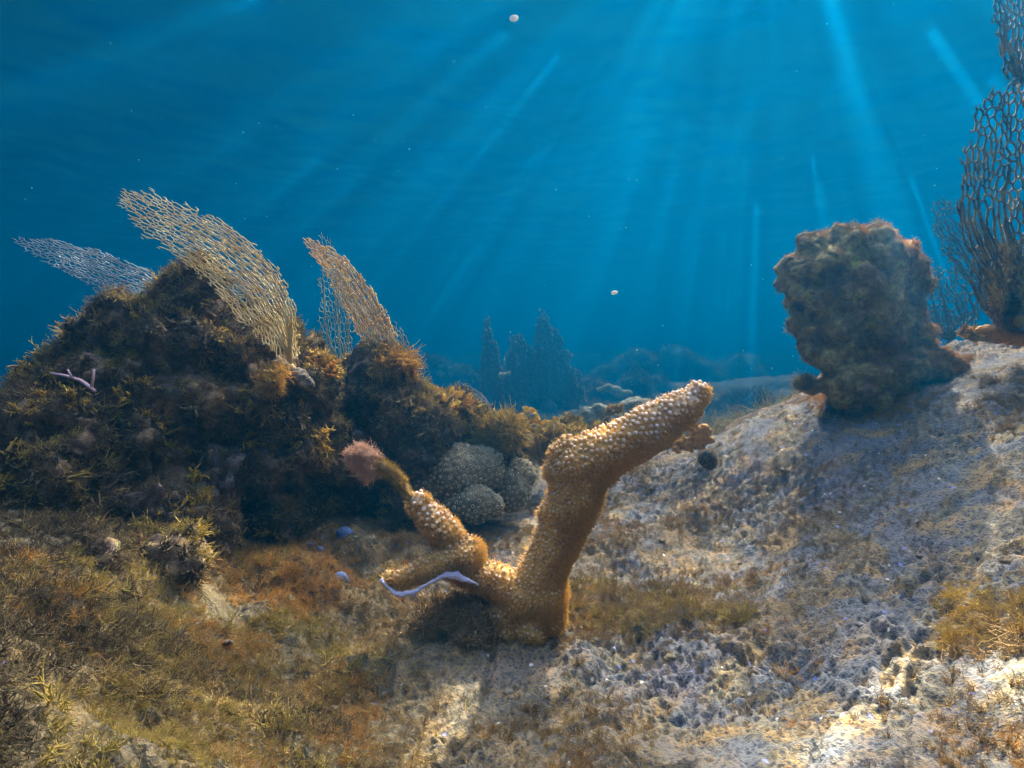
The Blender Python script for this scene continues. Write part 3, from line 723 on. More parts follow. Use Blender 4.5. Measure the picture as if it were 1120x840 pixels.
# ---------------------------------------------------------------- sea fans
def sea_fan(name, label, spine, width, cell, rad, mat, stretch=2.2, seed=1, bend=.12, group=None, rib_label=None, edge=.10, ribs=5, trim=0.0, ribmat=None, holdfast=True, sub=2, shift=0.0):
    """spine: (px,py,Y) from the holdfast up; width: (t, left_px, right_px); cell: px; a net of anastomosing branches with real thickness"""
    rg = np.random.default_rng(seed)
    S = np.array([P(*s) for s in spine]); Ym = np.mean([s[2] for s in spine]); px = Ym / F
    # smooth spine
    tt = np.linspace(0, 1, len(S)); T = np.linspace(0, 1, 160); Sx = np.stack([np.interp(T, tt, S[:, k]) for k in range(3)], 1)
    for _ in range(60): Sx[1:-1] = (Sx[:-2] + Sx[2:] + 2 * Sx[1:-1]) / 4
    Dv = np.gradient(Sx, axis=0); L = np.concatenate([[0], np.cumsum(np.linalg.norm(np.diff(Sx, axis=0), axis=1))]); tot = L[-1]
    Dv /= np.linalg.norm(Dv, axis=1, keepdims=True); side = np.stack([Dv[:, 2], 0 * Dv[:, 0], -Dv[:, 0]], 1); side /= np.linalg.norm(side, axis=1, keepdims=True)
    nrm = np.cross(side, Dv)
    W = np.array(width, float); wl = np.interp(T, W[:, 0], W[:, 1]) * px; wr = np.interp(T, W[:, 0], W[:, 2]) * px
    for a in (wl, wr):
        for _ in range(8): a[1:-1] = (a[:-2] + a[2:] + 2 * a[1:-1]) / 4
    def place(ab):               # ab: along (m), across (m, + = right)
        a = np.clip(ab[:, 0], 0, tot); t = np.interp(a, L, T); q = np.stack([np.interp(t, T, Sx[:, k]) for k in range(3)], 1)
        sv = np.stack([np.interp(t, T, side[:, k]) for k in range(3)], 1); nv = np.stack([np.interp(t, T, nrm[:, k]) for k in range(3)], 1)
        dv = np.stack([np.interp(t, T, Dv[:, k]) for k in range(3)], 1)
        wd = np.maximum(np.interp(t, T, wl), np.interp(t, T, wr)) + 1e-4; s = ab[:, 1] / wd
        n_off = bend * wd * (s ** 2) + .012 * fbm(np.stack([ab[:, 0], ab[:, 1], 0 * s], 1), 14, 2, seed) + .35 * shift * ab[:, 1]
        return q + sv * ab[:, 1:2] + nv * n_off[:, None] + dv * (ab[:, 0] - a)[:, None]
    def inside(ab, m=0.0):
        t = ab[:, 0] / tot; l = np.interp(t, T, wl); r = np.interp(t, T, wr)
        e = edge * (wl.max() + wr.max()) * fbm(np.stack([ab[:, 0], ab[:, 1], 0 * t], 1), 1 / (cell * px * 3.0), 2, seed + 9)
        return (ab[:, 1] > -l + e + m) & (ab[:, 1] < r + e - m) & (t > 0.02) & (t < 1 - abs(e) * .3)
    c = cell * px; h = math.sqrt(3) / 2
    bx = max(wl.max(), wr.max()) * 1.3
    na = int(tot / (c * stretch)) + 3; nb = int(2 * bx / c) + 3
    pts = []
    for i in range(-1, int(na / h) + 2):
        for j in range(nb + 1):
            pts.append((i * c * stretch * h, -bx + (j + .5 * (i % 2)) * c))
    pts = np.array(pts) + rg.normal(size=(len(pts), 2)) * np.array([c * stretch, c]) * .36
    # warp so cells fan out from the base
    sc_ = np.array([1 / stretch, 1.0]); q = pts * sc_ / c
    verts = [Vector(v) for v in q.tolist()]
    _, _, tris, _, _, _ = geometry.delaunay_2d_cdt(verts, [], [], 0, 1e-6)
    tris = np.array(tris); a, b, d = q[tris[:, 0]], q[tris[:, 1]], q[tris[:, 2]]
    cen = (a + b + d) / 3
    e2t = {}
    for k, tr in enumerate(tris):
        for x, y in ((0, 1), (1, 2), (2, 0)):
            e2t.setdefault((min(tr[x], tr[y]), max(tr[x], tr[y])), []).append(k)
    cen = cen * c / sc_
    # converge towards the base: squeeze across where the fan is narrow
    ins = inside(cen)
    A = []; B = []; RA = []; RB = []
    for ts in e2t.values():
        if len(ts) != 2: continue
        i, j = ts
        if not (ins[i] or ins[j]): continue
        u, v = cen[i], cen[j]; ru = rv = 1.0
        if not ins[i]: i, j, u, v = j, i, v, u
        if not ins[j]:           # free tip, growing outwards and upwards
            if v[0] < u[0] - c * .3 or rg.random() < .25: continue
            v = u + (v - u) * rg.uniform(.4, .9) + np.array([c * stretch * .12, 0]); rv = .35
        if rg.random() < trim: continue
        mid_ = (u + v) / 2 + rg.normal(size=2) * c * .07
        A += [u, mid_]; B += [mid_, v]; RA += [1, (1 + rv) / 2 * .93]; RB += [(1 + rv) / 2 * .93, rv]
    A = np.array(A); B = np.array(B); tA = np.clip(A[:, 0] / tot, 0, 1)
    r0 = rad * px * (1.15 - .45 * tA) * (.85 + .3 * rg.random(len(A)))
    V, Fc = tubes(place(A), place(B), r0 * np.array(RA), r0 * np.array(RB), 5)
    t = thing(name, label, "sea fan", S[0], group)
    part("net", V, Fc, mat, t)
    for k in range(ribs):        # thicker branches flowing up from the holdfast
        s = (k - (ribs - 1) / 2) / max(1, (ribs - 1) / 2) * .7 if ribs > 1 else 0
        top = .92 - .25 * abs(s) - .1 * rg.random(); ts = np.linspace(0.0, top, 14)
        l = np.interp(ts, T, wl); r = np.interp(ts, T, wr)
        b = np.where(s < 0, s * l, s * r) * np.clip(ts * 4, 0, 1) ** .7; ab = np.stack([ts * tot, b + rg.normal(size=14) * c * .12], 1)
        V, Fc = chain(place(ab), rad * px * np.linspace(2.0, .8, 14), 6)
        part("rib", V, Fc, ribmat or mat, t)
    if holdfast:
        V, Fc = remesh(*spheres([(spine[0][0], spine[0][1] + 2, spine[0][2], rad * 3.5), (spine[0][0], spine[0][1] + rad * 4, spine[0][2], rad * 5)]), max(.0015, rad * px * .9)); part("holdfast", V, Fc, ribmat or mat, t)
    return t
def fan_mat(name, c1, c2, transl=.2):
    m = NT(name); pos = m.pos(); return m.finish(m.ramp(m.noise(26, 4, .65, pos), [(.38, c1), (.62, c2)]), m.bump(m.noise(300, 2), .5, .002), .85, transl, spec=.2)
fm_cream = fan_mat("cream_fan", (.80, .76, .54), (.72, .58, .28), .4); fm_blue = fan_mat("pale_blue_fan", (.42, .50, .55), (.30, .36, .42), .3)
fm_orange = fan_mat("orange_fan", (.86, .70, .38), (.76, .56, .24), .45); fm_grey = fan_mat("grey_fan", (.42, .46, .34), (.28, .32, .24), .3)
fm_dark = fan_mat("dark_fan", (.08, .07, .06), (.34, .25, .08), .2); fm_far = fan_mat("far_fan", (.10, .10, .07), (.20, .19, .12))
sea_fan("sea_fan", "large cream and tan net-like sea fan sweeping up left from the dark mound", [(318,398,1.15),(312,345,1.13),(285,305,1.12),(235,268,1.10),(180,240,1.08),(132,214,1.07)],
    [(0,10,8),(.12,34,14),(.25,46,20),(.4,44,26),(.55,38,28),(.7,32,26),(.85,24,20),(.95,14,14),(1,5,5)], 2.9, .70, fm_cream, 2.9, 3, ribs=9, bend=.25, shift=.5)
sea_fan("sea_fan", "slender pale blue sea fan pointing left behind the dark mound", [(192,330,1.4),(165,312,1.4),(120,296,1.4),(70,278,1.4),(14,262,1.4)],
    [(0,10,8),(.2,22,14),(.45,24,18),(.65,19,14),(.85,11,9),(1,2,2)], 2.5, .52, fm_blue, 2.9, 5, ribs=4)
sea_fan("sea_fan", "orange-pink curved sea fan arching left over the middle outcrop", [(428,402,1.5),(421,370,1.5),(400,330,1.5),(372,290,1.5),(332,262,1.5)],
    [(0,10,12),(.2,22,14),(.45,24,14),(.7,18,12),(.88,10,9),(1,2,3)], 2.1, .85, fm_orange, 3.0, 7, ribs=5, bend=.2)
sea_fan("sea_fan", "thin grey-green sea fan standing upright behind the orange one", [(372,400,1.6),(370,360,1.6),(366,320,1.6),(358,285,1.6),(352,254,1.6)],
    [(0,14,12),(.3,20,18),(.6,15,18),(.85,5,12),(1,1,2)], 3.6, .5, fm_grey, 2.2, 9, ribs=3)
sea_fan("sea_fan", "dark speckled fragment of sea fan at the right foot of the orange one", [(436,412,1.52),(440,395,1.52),(437,375,1.52),(430,352,1.52)],
    [(0,8,10),(.4,8,12),(.8,5,8),(1,1,2)], 3.6, .6, fm_grey, 1.8, 10, ribs=2)
sea_fan("sea_fan", "small dark green fan, left one above the algae rock", [(470,440,1.7),(468,428,1.7),(462,414,1.7)], [(0,8,8),(.5,9,9),(1,2,3)], 3.6, .6, fm_grey, 2, 11, ribs=2)
sea_fan("sea_fan", "small grey slanting fan behind the yellow algae above the algae rock", [(534,452,1.7),(520,436,1.7),(506,418,1.7)], [(0,12,10),(.5,13,10),(1,5,4)], 3.4, .6, fm_blue, 2.4, 12, ribs=3)
sea_fan("sea_fan", "big dark golden-edged sea fan cut off by the right edge", [(1118,345,1.35),(1122,300,1.5),(1126,240,1.3),(1132,170,1.28),(1140,90,1.26)],
    [(0,14,14),(.10,36,28),(.25,68,60),(.40,92,80),(.50,98,80),(.62,84,80),(.8,82,75),(.93,72,60),(1,40,30)], 6.8, 1.55, fm_dark, 1.6, 13, ribs=5, edge=.05)
sea_fan("sea_fan", "upper dark sea fan in the top right corner above the big one", [(1150,110,1.25),(1140,75,1.24),(1128,30,1.22),(1122,-20,1.2),(1118,-60,1.2)],
    [(0,18,16),(.3,48,34),(.6,46,36),(.85,40,34),(1,15,15)], 6.8, 1.55, fm_dark, 1.6, 14, ribs=3, edge=.05)
sea_fan("sea_fan", "hazy blue-grey sea fan leaning left behind the big dark fan", [(1092,345,2.3),(1080,305,2.3),(1060,270,2.3),(1036,238,2.3),(1022,222,2.3)],
    [(0,10,14),(.25,22,24),(.55,32,30),(.8,24,26),(1,6,8)], 4.6, .95, fm_far, 1.7, 15, ribs=4)
sea_fan("sea_fan", "low hazy bushy sea fan between the coral head and the big dark fan", [(1040,372,2.6),(1036,350,2.6),(1030,320,2.6),(1022,292,2.6)],
    [(0,20,20),(.3,34,42),(.6,34,36),(.85,16,18),(1,5,4.6)], 4.6, .95, fm_far, 1.6, 16, ribs=5)

# ---------------------------------------------------------------- star corals with rings of polyps
def cups(V, Fc, parent, sp, r, seed, keep=None, mat='cup'):
    rg = np.random.default_rng(seed); p, n = sample(V, Fc, 9000, rg, keep); p, n = spaced(p, sp, n); D, A, B = frames(n); sd = 10; an = np.arange(sd) / sd * 6.2832
    rr = r * rg.uniform(.75, 1.15, len(p)); prof = [(-.2, 1.25), (.45, 1.05), (.6, .85), (.40, .62), (-.1, .5)]
    VV = np.concatenate([p[:, None] + D[:, None] * (rr * z)[:, None, None] + (A[:, None] * np.cos(an)[None, :, None] + B[:, None] * np.sin(an)[None, :, None]) * (rr * q)[:, None, None] for z, q in prof], 1)
    f = np.array([(i*sd+k, i*sd+(k+1) % sd, (i+1)*sd+(k+1) % sd, (i+1)*sd+k) for i in range(4) for k in range(sd)])
    part("polyp_rings", VV.reshape(-1, 3), (f[None] + (np.arange(len(p)) * 5 * sd)[:, None, None]).reshape(-1, 4), M[mat], parent, kind='stuff')
    v, ff = ico(1); VV = (p - D * 0)[:, None] + v[None] * (rr * .55)[:, None, None]
    part("polyp_mouths", VV.reshape(-1, 3), (ff[None] + (np.arange(len(p)) * len(v))[:, None, None]).reshape(-1, 3), M['ball'], parent, kind='stuff')
for lab, L, sd in (("grey-tan star coral dotted with round polyp rings, overhanging ledge left of the valley", [(498,518,1.5,36),(475,535,1.5,30),(525,512,1.5,26),(465,512,1.52,24),(500,545,1.5,26)], 41),
                   ("small round star coral just under the larger star coral's ledge", [(520,552,1.44,24),(502,556,1.44,18),(536,554,1.44,16)], 42),
                   ("smooth grey star coral lump right of the two ringed ones", [(555,535,1.55,24),(565,520,1.57,18),(545,522,1.58,22)], 43)):
    t, V, Fc = rock("star_coral", lab, "coral", L, .0045, M['star'], body='colony', group="star corals under the algae rock", amp=(.010, .004, .001), scales=(10, 30, 80), seed=sd)
    cups(V, Fc, t, .0125, .0042, sd)

# ---------------------------------------------------------------- leafy and bushy algae
def alga_bush(name, label, px, py, Y, wpx, hpx, kind, mats, n, size, seed, group=None):
    t = thing(name, label, "algae", P(px, py, Y), group); rg = np.random.default_rng(seed); s = Y / F
    cmt = P(px, py, Y); c = np.array(cmt)
    L = [(px + rg.normal() * wpx * .28, py - hpx * rg.uniform(.15, .6), Y + rg.normal() * .02, min(wpx, hpx) * rg.uniform(.22, .32)) for _ in range(5)]
    V, Fc = blob(L, .006 * Y / 1.4, amp=(.008, .004, .002), seed=seed); part("stem", V, Fc, M['brown'], t, kind='stuff')
    for k, mt in enumerate(mats):
        p, N = sample(V, Fc, n // len(mats), rg); scatter("fronds", p, N, size * s, kind, mt, t, seed=seed + k, lean=.6)
    return t
alga_bush("algae_bush", "bushy golden algae crowning the rock at the right foot of the outcrop", 480, 470, 1.55, 62, 52, 'blade', ('yellow', 'orange'), 260, 16, 61)
alga_bush("algae_bush", "yellow-orange algae tuft hanging down the outcrop's right flank", 478, 515, 1.5, 30, 60, 'bush', ('orange', 'yellow'), 260, 15, 62)
alga_bush("algae_bush", "golden feathery algae at the foot of the orange sea fan", 425, 412, 1.48, 46, 26, 'bush', ('yellow', 'orange'), 240, 14, 63)
alga_bush("algae_bush", "round orange algae clump right of the cream sea fan's base", 352, 412, 1.26, 26, 28, 'blade', ('orange', 'yellow'), 180, 12, 64)
alga_bush("algae_bush", "bright golden algae under the cream sea fan's base", 303, 432, 1.08, 18, 40, 'bush', ('yellow', 'orange'), 130, 11, 65)
alga_bush("algae_bush", "soft olive-yellow algae spilling over the algae rock", 535, 500, 1.56, 56, 52, 'bush', ('yellow', 'olive'), 420, 15, 66)
alga_bush("algae_bush", "pale green fuzzy algae on the far edge of the valley", 580, 505, 1.9, 40, 30, 'fuzz', ('olive', 'yellow'), 300, 14, 67)
alga_bush("algae_bush", "olive clump at the left foot of the stalked cup alga", 612, 495, 1.85, 36, 34, 'blade', ('olive', 'yellow'), 260, 10, 68)
alga_bush("algae_bush", "yellowish algae tips at the left shoulder of the dark mound", 92, 458, 1.0, 46, 24, 'bush', ('orange', 'olive'), 240, 22, 69)
alga_bush("algae_bush", "brown bushy algae on the very top of the dark mound", 200, 318, 1.2, 56, 22, 'bush', ('brown', 'olive'), 300, 15, 70)
alga_bush("algae_bush", "tan algae cushion at the foot of the coral head", 880, 425, 1.58, 20, 18, 'fuzz', ('olive', 'turf'), 160, 9, 72)
alga_bush("algae_bush", "yellow algae patch half way up the coral head's right side", 958, 358, 1.49, 18, 16, 'blade', ('olive', 'yellow'), 50, 8, 73)
alga_bush("algae_bush", "tan branching tuft around the foot of the big dark fan", 1108, 352, 1.4, 40, 34, 'blade', ('orange', 'brown'), 260, 13, 76)

alga_bush("algae_bush", "yellow-green algae clump behind the bend of the branching coral", 628, 480, 2.0, 34, 26, 'blade', ('olive', 'yellow'), 260, 9, 78)
alga_bush("algae_bush", "fuzzy yellow algae mat left of the bend, on the valley's far edge", 560, 520, 1.8, 44, 26, 'fuzz', ('yellow', 'olive'), 360, 12, 79)
alga_bush("algae_bush", "small yellow clump on the ridge just under the orange branch tip", 722, 486, 1.9, 30, 18, 'bush', ('yellow', 'orange'), 200, 8, 80)
def patch(name, label, px, py, wpx, hpx, n, size, kind, mat, seed):
    rg = np.random.default_rng(seed); pts, N = ground_points(60000, (-1.2, 1.4), (.35, 2.0), rg)
    x, y = topx(pts); d = ((x - px) / wpx) ** 2 + ((y - py) / hpx) ** 2 + 1.1 * fbm(pts, 11, 3, seed); k = np.nonzero(d < rg.random(len(d)) ** .6)[0][:n]
    scatter(name, pts[k], N[k], size, kind, mat, label=label, cat="algae", seed=seed, lean=.6)
patch("orange_turf", "sunlit orange turf algae on the hump at the lower left", 315, 625, 85, 55, 2600, .018, 'fuzz', 'orange', 171)
patch("pink_turf", "pale pinkish turf between the sunlit hump and the branching coral", 350, 610, 60, 50, 900, .015, 'fuzz', 'turf', 172)
patch("brown_turf", "golden brown turf patch at the right edge of the slope", 1080, 675, 75, 40, 1300, .018, 'fuzz', 'yellow', 173)
patch("orange_turf", "rusty orange turf in the bottom right corner of the slope", 1100, 810, 90, 45, 1500, .012, 'fuzz', 'orange', 179)
patch("brown_turf", "short brown turf round the foot of the branching coral", 580, 690, 85, 22, 1100, .012, 'fuzz', 'brown', 180)
patch("sandy_turf", "sparse sandy turf in the middle of the pale slope", 880, 560, 150, 60, 1800, .010, 'fuzz', 'turf', 181)
patch("brown_turf", "dark brown turf patch low at the right edge of the slope", 1095, 700, 60, 30, 1000, .020, 'fuzz', 'brown', 174)
patch("brown_turf", "brown turf on the ridge at the right edge", 1105, 440, 45, 35, 700, .016, 'fuzz', 'brown', 175)
patch("brown_turf", "dense brown turf cushion on the valley floor right of the coral foot", 700, 660, 120, 40, 1500, .015, 'fuzz', 'turf', 176)
patch("olive_turf", "mixed olive turf on the valley floor right of the coral foot", 700, 665, 120, 34, 1000, .015, 'bush', 'olive', 177)
patch("brown_turf", "rusty turf round the foot of the coral head", 960, 440, 90, 20, 1300, .016, 'fuzz', 'orange', 178)

def cup_alga(label, stalk, cupsl, Y, seed):
    t = thing("cup_alga", label, "algae", P(*stalk[0], Y)); V, Fc = chain([P(x, y, Y) for x, y in stalk], np.linspace(3.0, 1.6, len(stalk)) * Y / F, 7); part("stem", V, Fc, M['brown'], t)
    rg = np.random.default_rng(seed)
    for x, y, r in cupsl:
        c = np.array(P(x, y, Y + rg.normal() * .01)); d = np.array([rg.normal() * .5, -.6 + rg.normal() * .3, .7]); d /= np.linalg.norm(d); D, A, B = frames(d[None]); s = r * Y / F
        sd = 12; an = np.arange(sd) / sd * 6.2832; wob = 1 + .16 * np.sin(an * 3 + rg.random() * 6)
        prof = [(-1.0, .18), (-.5, .5), (0, .85), (.35, 1.0), (.30, .88), (0, .6), (-.25, .15)]
        VV = np.concatenate([c + D * z * s + (A * np.cos(an)[:, None] + B * np.sin(an)[:, None]) * (s * q * wob)[:, None] for z, q in prof])
        f = [(i*sd+k, i*sd+(k+1) % sd, (i+1)*sd+(k+1) % sd, (i+1)*sd+k) for i in range(6) for k in range(sd)] + [tuple(6*sd+k for k in range(sd))]
        part("leaf_cup", VV, f, M['yellow'], t)
cup_alga("yellow alga with round cups on a thin stalk against the dark blue distance", [(592,500),(587,482),(583,468),(578,455)], [(575,448,4.6),(582,450,4.6),(571,456,4.6),(578,459,4.6),(586,462,4.6),(573,465,5),(590,470,5),(580,468,5),(587,456,5),(594,464,5)], 1.8, 1)
cup_alga("smaller yellow cup alga right of the stalked one", [(612,505),(608,485),(604,472)], [(601,464,5),(608,460,5),(612,467,5),(600,472,5),(607,474,4.6),(616,478,5),(596,480,5),(610,486,4.6),(620,490,5)], 1.82, 2)
cup_alga("brown alga with yellow cups above the outcrop's overhang", [(470,482),(480,458),(490,440),(498,430)], [(494,428,4.6),(502,432,4.6),(486,436,4.6),(490,444,4.6),(500,442,4.6),(478,446,4.6),(482,454,5),(474,462,5),(496,452,4.6)], 1.5, 3)
V, Fc = join([chain([P(56,408,.98), P(72,411,.975), P(88,416,.97), P(98,423,.965), P(104,428,.96)], np.array([1.2,1.6,1.8,2.0,1.5]) / F, 6), chain([P(100,424,.965), P(102,414,.96), P(103,404,.96)], np.array([1.8,1.4,1.0]) / F, 6), chain([P(78,412,.97), P(74,404,.97)], np.array([1.3,.8]) / F, 5)])
link("dead_twig", mesh_np("dead_twig", V, Fc), M['twig'], label="pale pink dead coral twig on the mound's left shoulder", cat="coral twig")

# ---------------------------------------------------------------- small things on the slope
t, V, Fc = rock("knobbly_coral", "small orange knobbly coral behind the tip of the branching coral", "coral", [(762,478,1.75,9),(752,486,1.75,8),(770,470,1.75,8),(766,486,1.75,7),(745,482,1.75,7),(740,490,1.75,6),(774,480,1.75,7),(758,468,1.75,6)], .004, M['orange_sponge'], body='colony', amp=(.004, .002, .001), lump=.010, lumpscale=55, seed=51, it=1)
t, V, Fc = rock("sponge_ball", "little dark round ball sponge alone on the pale slope", "sponge", [(773,501,1.5,10),(775,505,1.5,9)], .004, M['ball'], body='body', amp=(.004, .002, .001), seed=52)
grow(V, Fc, t, 300, .006, 'fuzz', 'brown', None, name="fuzz", seed=52)
t, V, Fc = rock("orange_sponge", "orange finger-shaped sponge lying on the ridge at the right edge", "sponge", [(1072,364,1.42,8),(1080,364,1.42,10),(1092,367,1.42,10),(1105,369,1.42,9),(1118,371,1.42,9),(1130,373,1.42,9)], .004, M['orange_sponge'], body='body', amp=(.006, .003, .001), seed=53)
alga_bush("algae_bush", "golden curl of algae at the left tip of the orange sponge", 1064, 372, 1.42, 16, 18, 'blade', ('orange', 'yellow'), 50, 9, 77)
t, V, Fc = rock("white_stone", "broken pale stone with a dark hollow near the cream fan's base", "stone", [(330,415,1.13,9),(322,408,1.13,7),(338,420,1.13,7)], .004, M['rock'], body='body', amp=(.01, .006, .002), scales=(20, 50, 90), seed=54)
for k, (x, y, r, lab) in enumerate(((377,562,8,"blue sponge lump on the brown turf under the outcrop"), (372,606,9,"violet-blue sponge beside the sunlit orange hump"), (340,549,5,"tiny teal sponge left of the blue lumps"), (349,553,5,"tiny round teal sponge next to its twin"))):  # the violet-blue one is just a small lump, kind unknown
    Yk = {562:1.25,606:1.08,549:1.18,553:1.18}[y]; xy = np.array([[(x - 560) / F * Yk, Yk]]); zz = float(ground(xy)[0])
    cy = 420 - (zz - CZ) / Yk * F
    t, V, Fc = rock("sponge", lab, "sponge", [(x, cy, Yk, r), (x + r * .7, cy + 2, Yk, r * .7), (x - r * .6, cy - 1, Yk + .01, r * .6)], .003, M['blue'], body='body', amp=(.004, .002, .001), seed=55 + k)

# loose rubble, resting on the bed
rg = np.random.default_rng(99); v0, f0 = ico(3); variants = []
mats = [M['rock'], M['mound'], M['grey_coral'], M['star']]
for k in range(6):
    v = v0 * rg.uniform(.6, 1.2, 3); v = v * (1 + .45 * fbm(v, 1.2, 3, 90 + k))[:, None]; me = mesh_np("stone", v, f0); me.materials.append(mats[k % 4]); variants.append(me)
p, N = ground_points(900, (-1.0, 1.2), (.5, 2.3), rg); x, y = topx(p); k = (x > 0) & (x < 1120) & (y < 840); p = p[k]; p = p[:44]
xs, ys = topx(p)
SPOTS = [((575, 690), "branching coral's foot"), ((940, 430), "coral head"), ((773, 501), "round ball sponge"), ((500, 560), "ringed star corals"), ((350, 600), "violet-blue lump"), ((700, 660), "turf cushion"), ((1080, 680), "golden turf at the right edge"), ((120, 640), "weedy left slope"), ((560, 830), "bottom edge's middle"), ((900, 820), "bottom edge's right half"), ((250, 820), "bottom edge's left half"), ((880, 580), "middle of the pale slope")]
SEEN = {}
TONE = ["pale grey", "dark brown", "grey-green", "tan", "pale grey", "dark brown"]
for i in range(len(p)):
    s = rg.uniform(.004, .010) * (1 + .8 * (rg.random() < .12)); o = bpy.data.objects.new("stone", variants[i % 6]); COL.objects.link(o)
    o.location = p[i] + np.array([0, 0, s * .2]); o.scale = (s, s, s * .7); o.rotation_euler = (rg.normal() * .3, rg.normal() * .3, rg.random() * 6.28)
    (lx, ly), lm = min(SPOTS, key=lambda q: (q[0][0] - xs[i]) ** 2 + (q[0][1] - ys[i]) ** 2)
    dx, dy = xs[i] - lx, ys[i] - ly
    where = ("right of" if dx > 0 else "left of") if abs(dx) > abs(dy) else ("below" if dy > 0 else "above")
    lab = "small %s stone %s the %s" % (TONE[i % 6], where, lm); n_ = SEEN.get(lab, 0); SEEN[lab] = n_ + 1
    o['label'] = lab + ("", ", another beside it", ", third of them")[min(n_, 2)]; o['category'] = "stone"; o['group'] = "loose stones on the sea bed"

# ---------------------------------------------------------------- farther reef, fading in the blue
def far_rock(name, label, cat, L, mat, seed, vox=.045, **kw):
    a = dict(amp=(.15, .07, .03), scales=(1.4, 3, 8), lump=.09, lumpscale=2.5); a.update(kw)
    t, V, Fc = rock(name, label, cat, L, vox, M[mat], body='body', seed=seed, **a)
    if name == 'far_reef_rock':
        Ym = L[0][2]
        for k, (sz, mt) in enumerate(((7, 'dark'), (5, 'olive'))):
            p, N = sample(V, Fc, 900, np.random.default_rng(seed + k), lambda p, N: N[:, 2] > -.2); scatter("soft_corals", p, N, sz * Ym / F, 'bush', mt, t, seed=seed, lean=.4)
    return t, V, Fc
far_rock("grey_coral", "lumpy grey-green coral clump with a yellow spot above the orange branch", "coral", [(643,455,2.6,12),(656,450,2.6,12),(668,458,2.6,12),(650,466,2.6,13)], 'grey_coral', 81, .012, amp=(.02, .01, .004), scales=(6, 14, 40), lump=.03, lumpscale=14)
far_rock("grey_coral", "lumpy blue-grey coral nearest the branch's pale tip", "coral", [(690,446,2.7,13),(704,450,2.7,12),(682,456,2.7,12),(700,462,2.7,14)], 'grey_coral', 82, .012, amp=(.02, .01, .004), scales=(6, 14, 40), lump=.03, lumpscale=14)
alga_bush("algae_bush", "yellow algae spot between the two grey coral lumps", 672, 452, 2.5, 14, 12, 'blade', ('yellow',), 50, 7, 83)
far_rock("pale_coral", "pale yellow flat coral on the far reef, behind the grey corals", "coral", [(655,426,7.36,6),(664,424,7.36,7),(675,429,7.36,8),(686,430,7.36,5)], 'pale', 84, .02, amp=(.02, .01, .01))
far_rock("pale_coral", "faint pale coral patch low on the tall far sea fan", "coral", [(550,412,7.04,5),(558,409,7.04,5)], 'pale', 85, .02, amp=(.02, .01, .01))
far_rock("far_reef_rock", "dark hazy reef rock carrying the tall fans in the distance", "rock", [(560,455,8.64,32),(592,440,8.64,34),(620,450,8.64,26),(530,468,8.64,28),(575,420,8.64,22),(600,405,8.64,20)], 'far', 86)
far_rock("far_reef_rock", "low dim reef rock right of the tall fans in the distance", "rock", [(655,440,9.60,24),(690,436,9.60,24),(640,428,9.92,14),(720,440,10.24,22)], 'far', 87)
far_rock("far_reef_rock", "faint blue reef rise straight beyond the pale coral tip", "rock", [(700,412,12.80,28),(740,408,12.80,26),(770,416,12.80,24),(670,420,12.80,22),(810,414,13.44,26)], 'far', 88, .08)
far_rock("far_reef_rock", "dim teal boulder between the coral tip and the slope", "rock", [(800,446,6.72,20),(822,452,6.40,16),(780,458,6.40,14)], 'grey_coral', 89)
far_rock("far_reef_rock", "faint far reef behind the middle outcrop's right side", "rock", [(470,418,13.60,30),(500,425,13.60,28),(440,425,13.60,26)], 'far', 90, .08)
G = "tall dim sea fans on the far reef"
sea_fan("sea_fan", "tall narrow dim fan, leftmost on the far reef", [(540,450,7.68),(538,415,7.68),(534,380,7.68),(531,346,7.68)], [(0,8,12.80),(.3,14,14),(.6,9,12),(1,1,3.20)], 3.4, 2.0, fm_far, 1.6, 91, ribs=3, group=G)
sea_fan("sea_fan", "tallest dim fan with a pointed top in the middle of the far reef", [(600,440,7.68),(600,410,7.68),(596,375,7.68),(591,338,7.68)], [(0,20,32.00),(.3,28,30),(.6,17,20),(.85,5,8),(1,1,3.20)], 3.4, 2.0, fm_far, 1.6, 92, ribs=5, group=G)
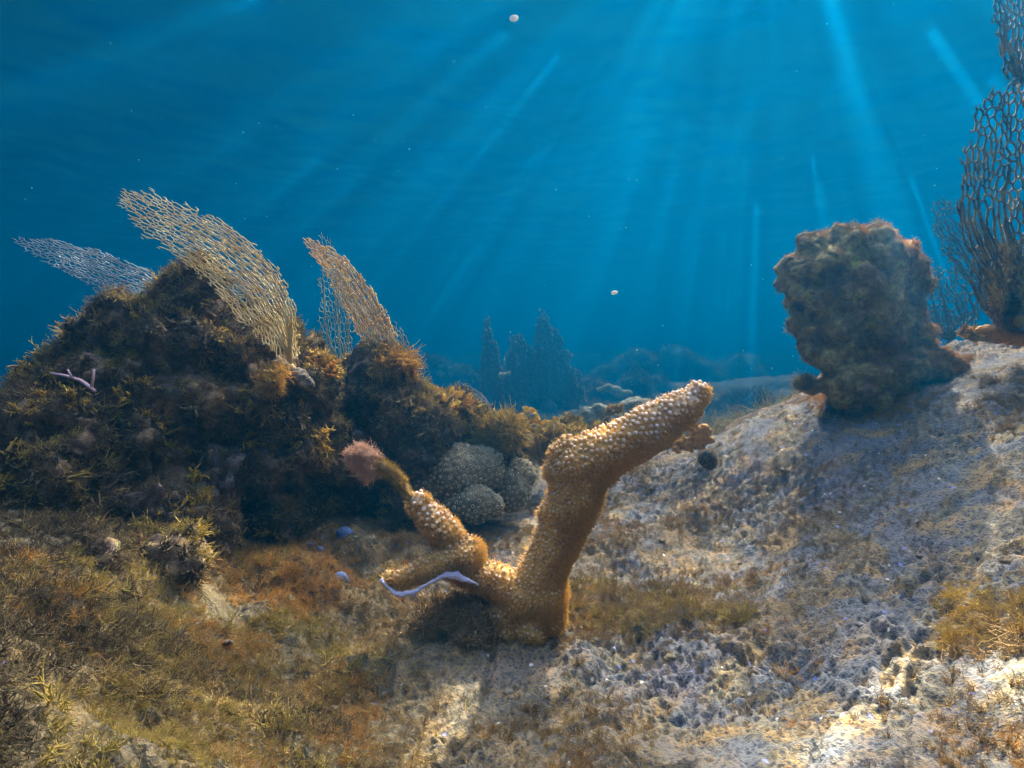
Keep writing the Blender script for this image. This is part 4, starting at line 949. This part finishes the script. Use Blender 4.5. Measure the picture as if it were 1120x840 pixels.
sea_fan("sea_fan", "broad dim fan just left of the tallest far one", [(572,440,7.52),(570,415,7.52),(566,390,7.52),(562,366,7.52)], [(0,16,25.60),(.3,20,24),(.7,12,18),(1,3,6.40)], 3.4, 2.0, fm_far, 1.6, 93, ribs=4, group=G)
sea_fan("sea_fan", "short dim fan right of the tallest far one", [(625,440,7.84),(626,420,7.84),(628,404,7.84)], [(0,10,16.00),(.5,12,12),(1,3,6.40)], 3.4, 1.9, fm_far, 1.6, 94, ribs=3, group=G)
sea_fan("sea_fan", "lone faint fan above the far reef's right side", [(698,430,9.60),(696,412,9.60),(692,396,9.60)], [(0,8,12.80),(.5,12,12),(1,3,6.40)], 3.4, 1.9, fm_far, 1.6, 95, ribs=3, group=G)

rg = np.random.default_rng(44)
p, N = ground_points(30000, (-5, 5), (2.6, 10), rg, lambda xy: sstep(-.1, .3, fld(xy, .9, 91)))
scatter("far_weed", p, N, .09, 'bush', 'olive', label="low growth covering the distant sea bed", cat="sea weed", seed=45, lean=.4)
# ---------------------------------------------------------------- specks adrift in the water
v, ff = ico(1); rg = np.random.default_rng(12); n = 130
c = np.stack([rg.uniform(-1.6, 1.6, n), rg.uniform(.9, 3.2, n), CZ + rg.uniform(-.1, 1.6, n)], 1); r = rg.uniform(.0003, .0008, n) * c[:, 1]
wm = NT("speck").finish((.85, .85, .8), None, .6, .4)
link("drifting_particles", mesh_np("drifting_particles", (c[:, None] + v[None] * r[:, None, None]).reshape(-1, 3), (ff[None] + (np.arange(n) * len(v))[:, None, None]).reshape(-1, 3)), wm, kind='stuff', label="tiny pale specks drifting in the open water", cat="particles")
v, ff = ico(2)
for x, y, Yk, sx, sz, lab in ((562, 20, 1.9, 5.2, 3.0, "white oval fleck drifting just under the surface, top of the open water"), (672, 320, 2.2, 4, 2.2, "tiny pale blue fleck drifting in the middle of the open water")):
    q = np.array(P(x, y, Yk)); s = Yk / F; a = v * np.array([sx, sx * .8, sz]) * s; a = a * (1 + .15 * fbm(v, 1.5, 2, 3))[:, None]
    o = link("drifting_fleck", mesh_np("drifting_fleck", a, ff), wm, label=lab, cat="fleck"); o.location = q; o.rotation_euler = (0, R(-10), 0)
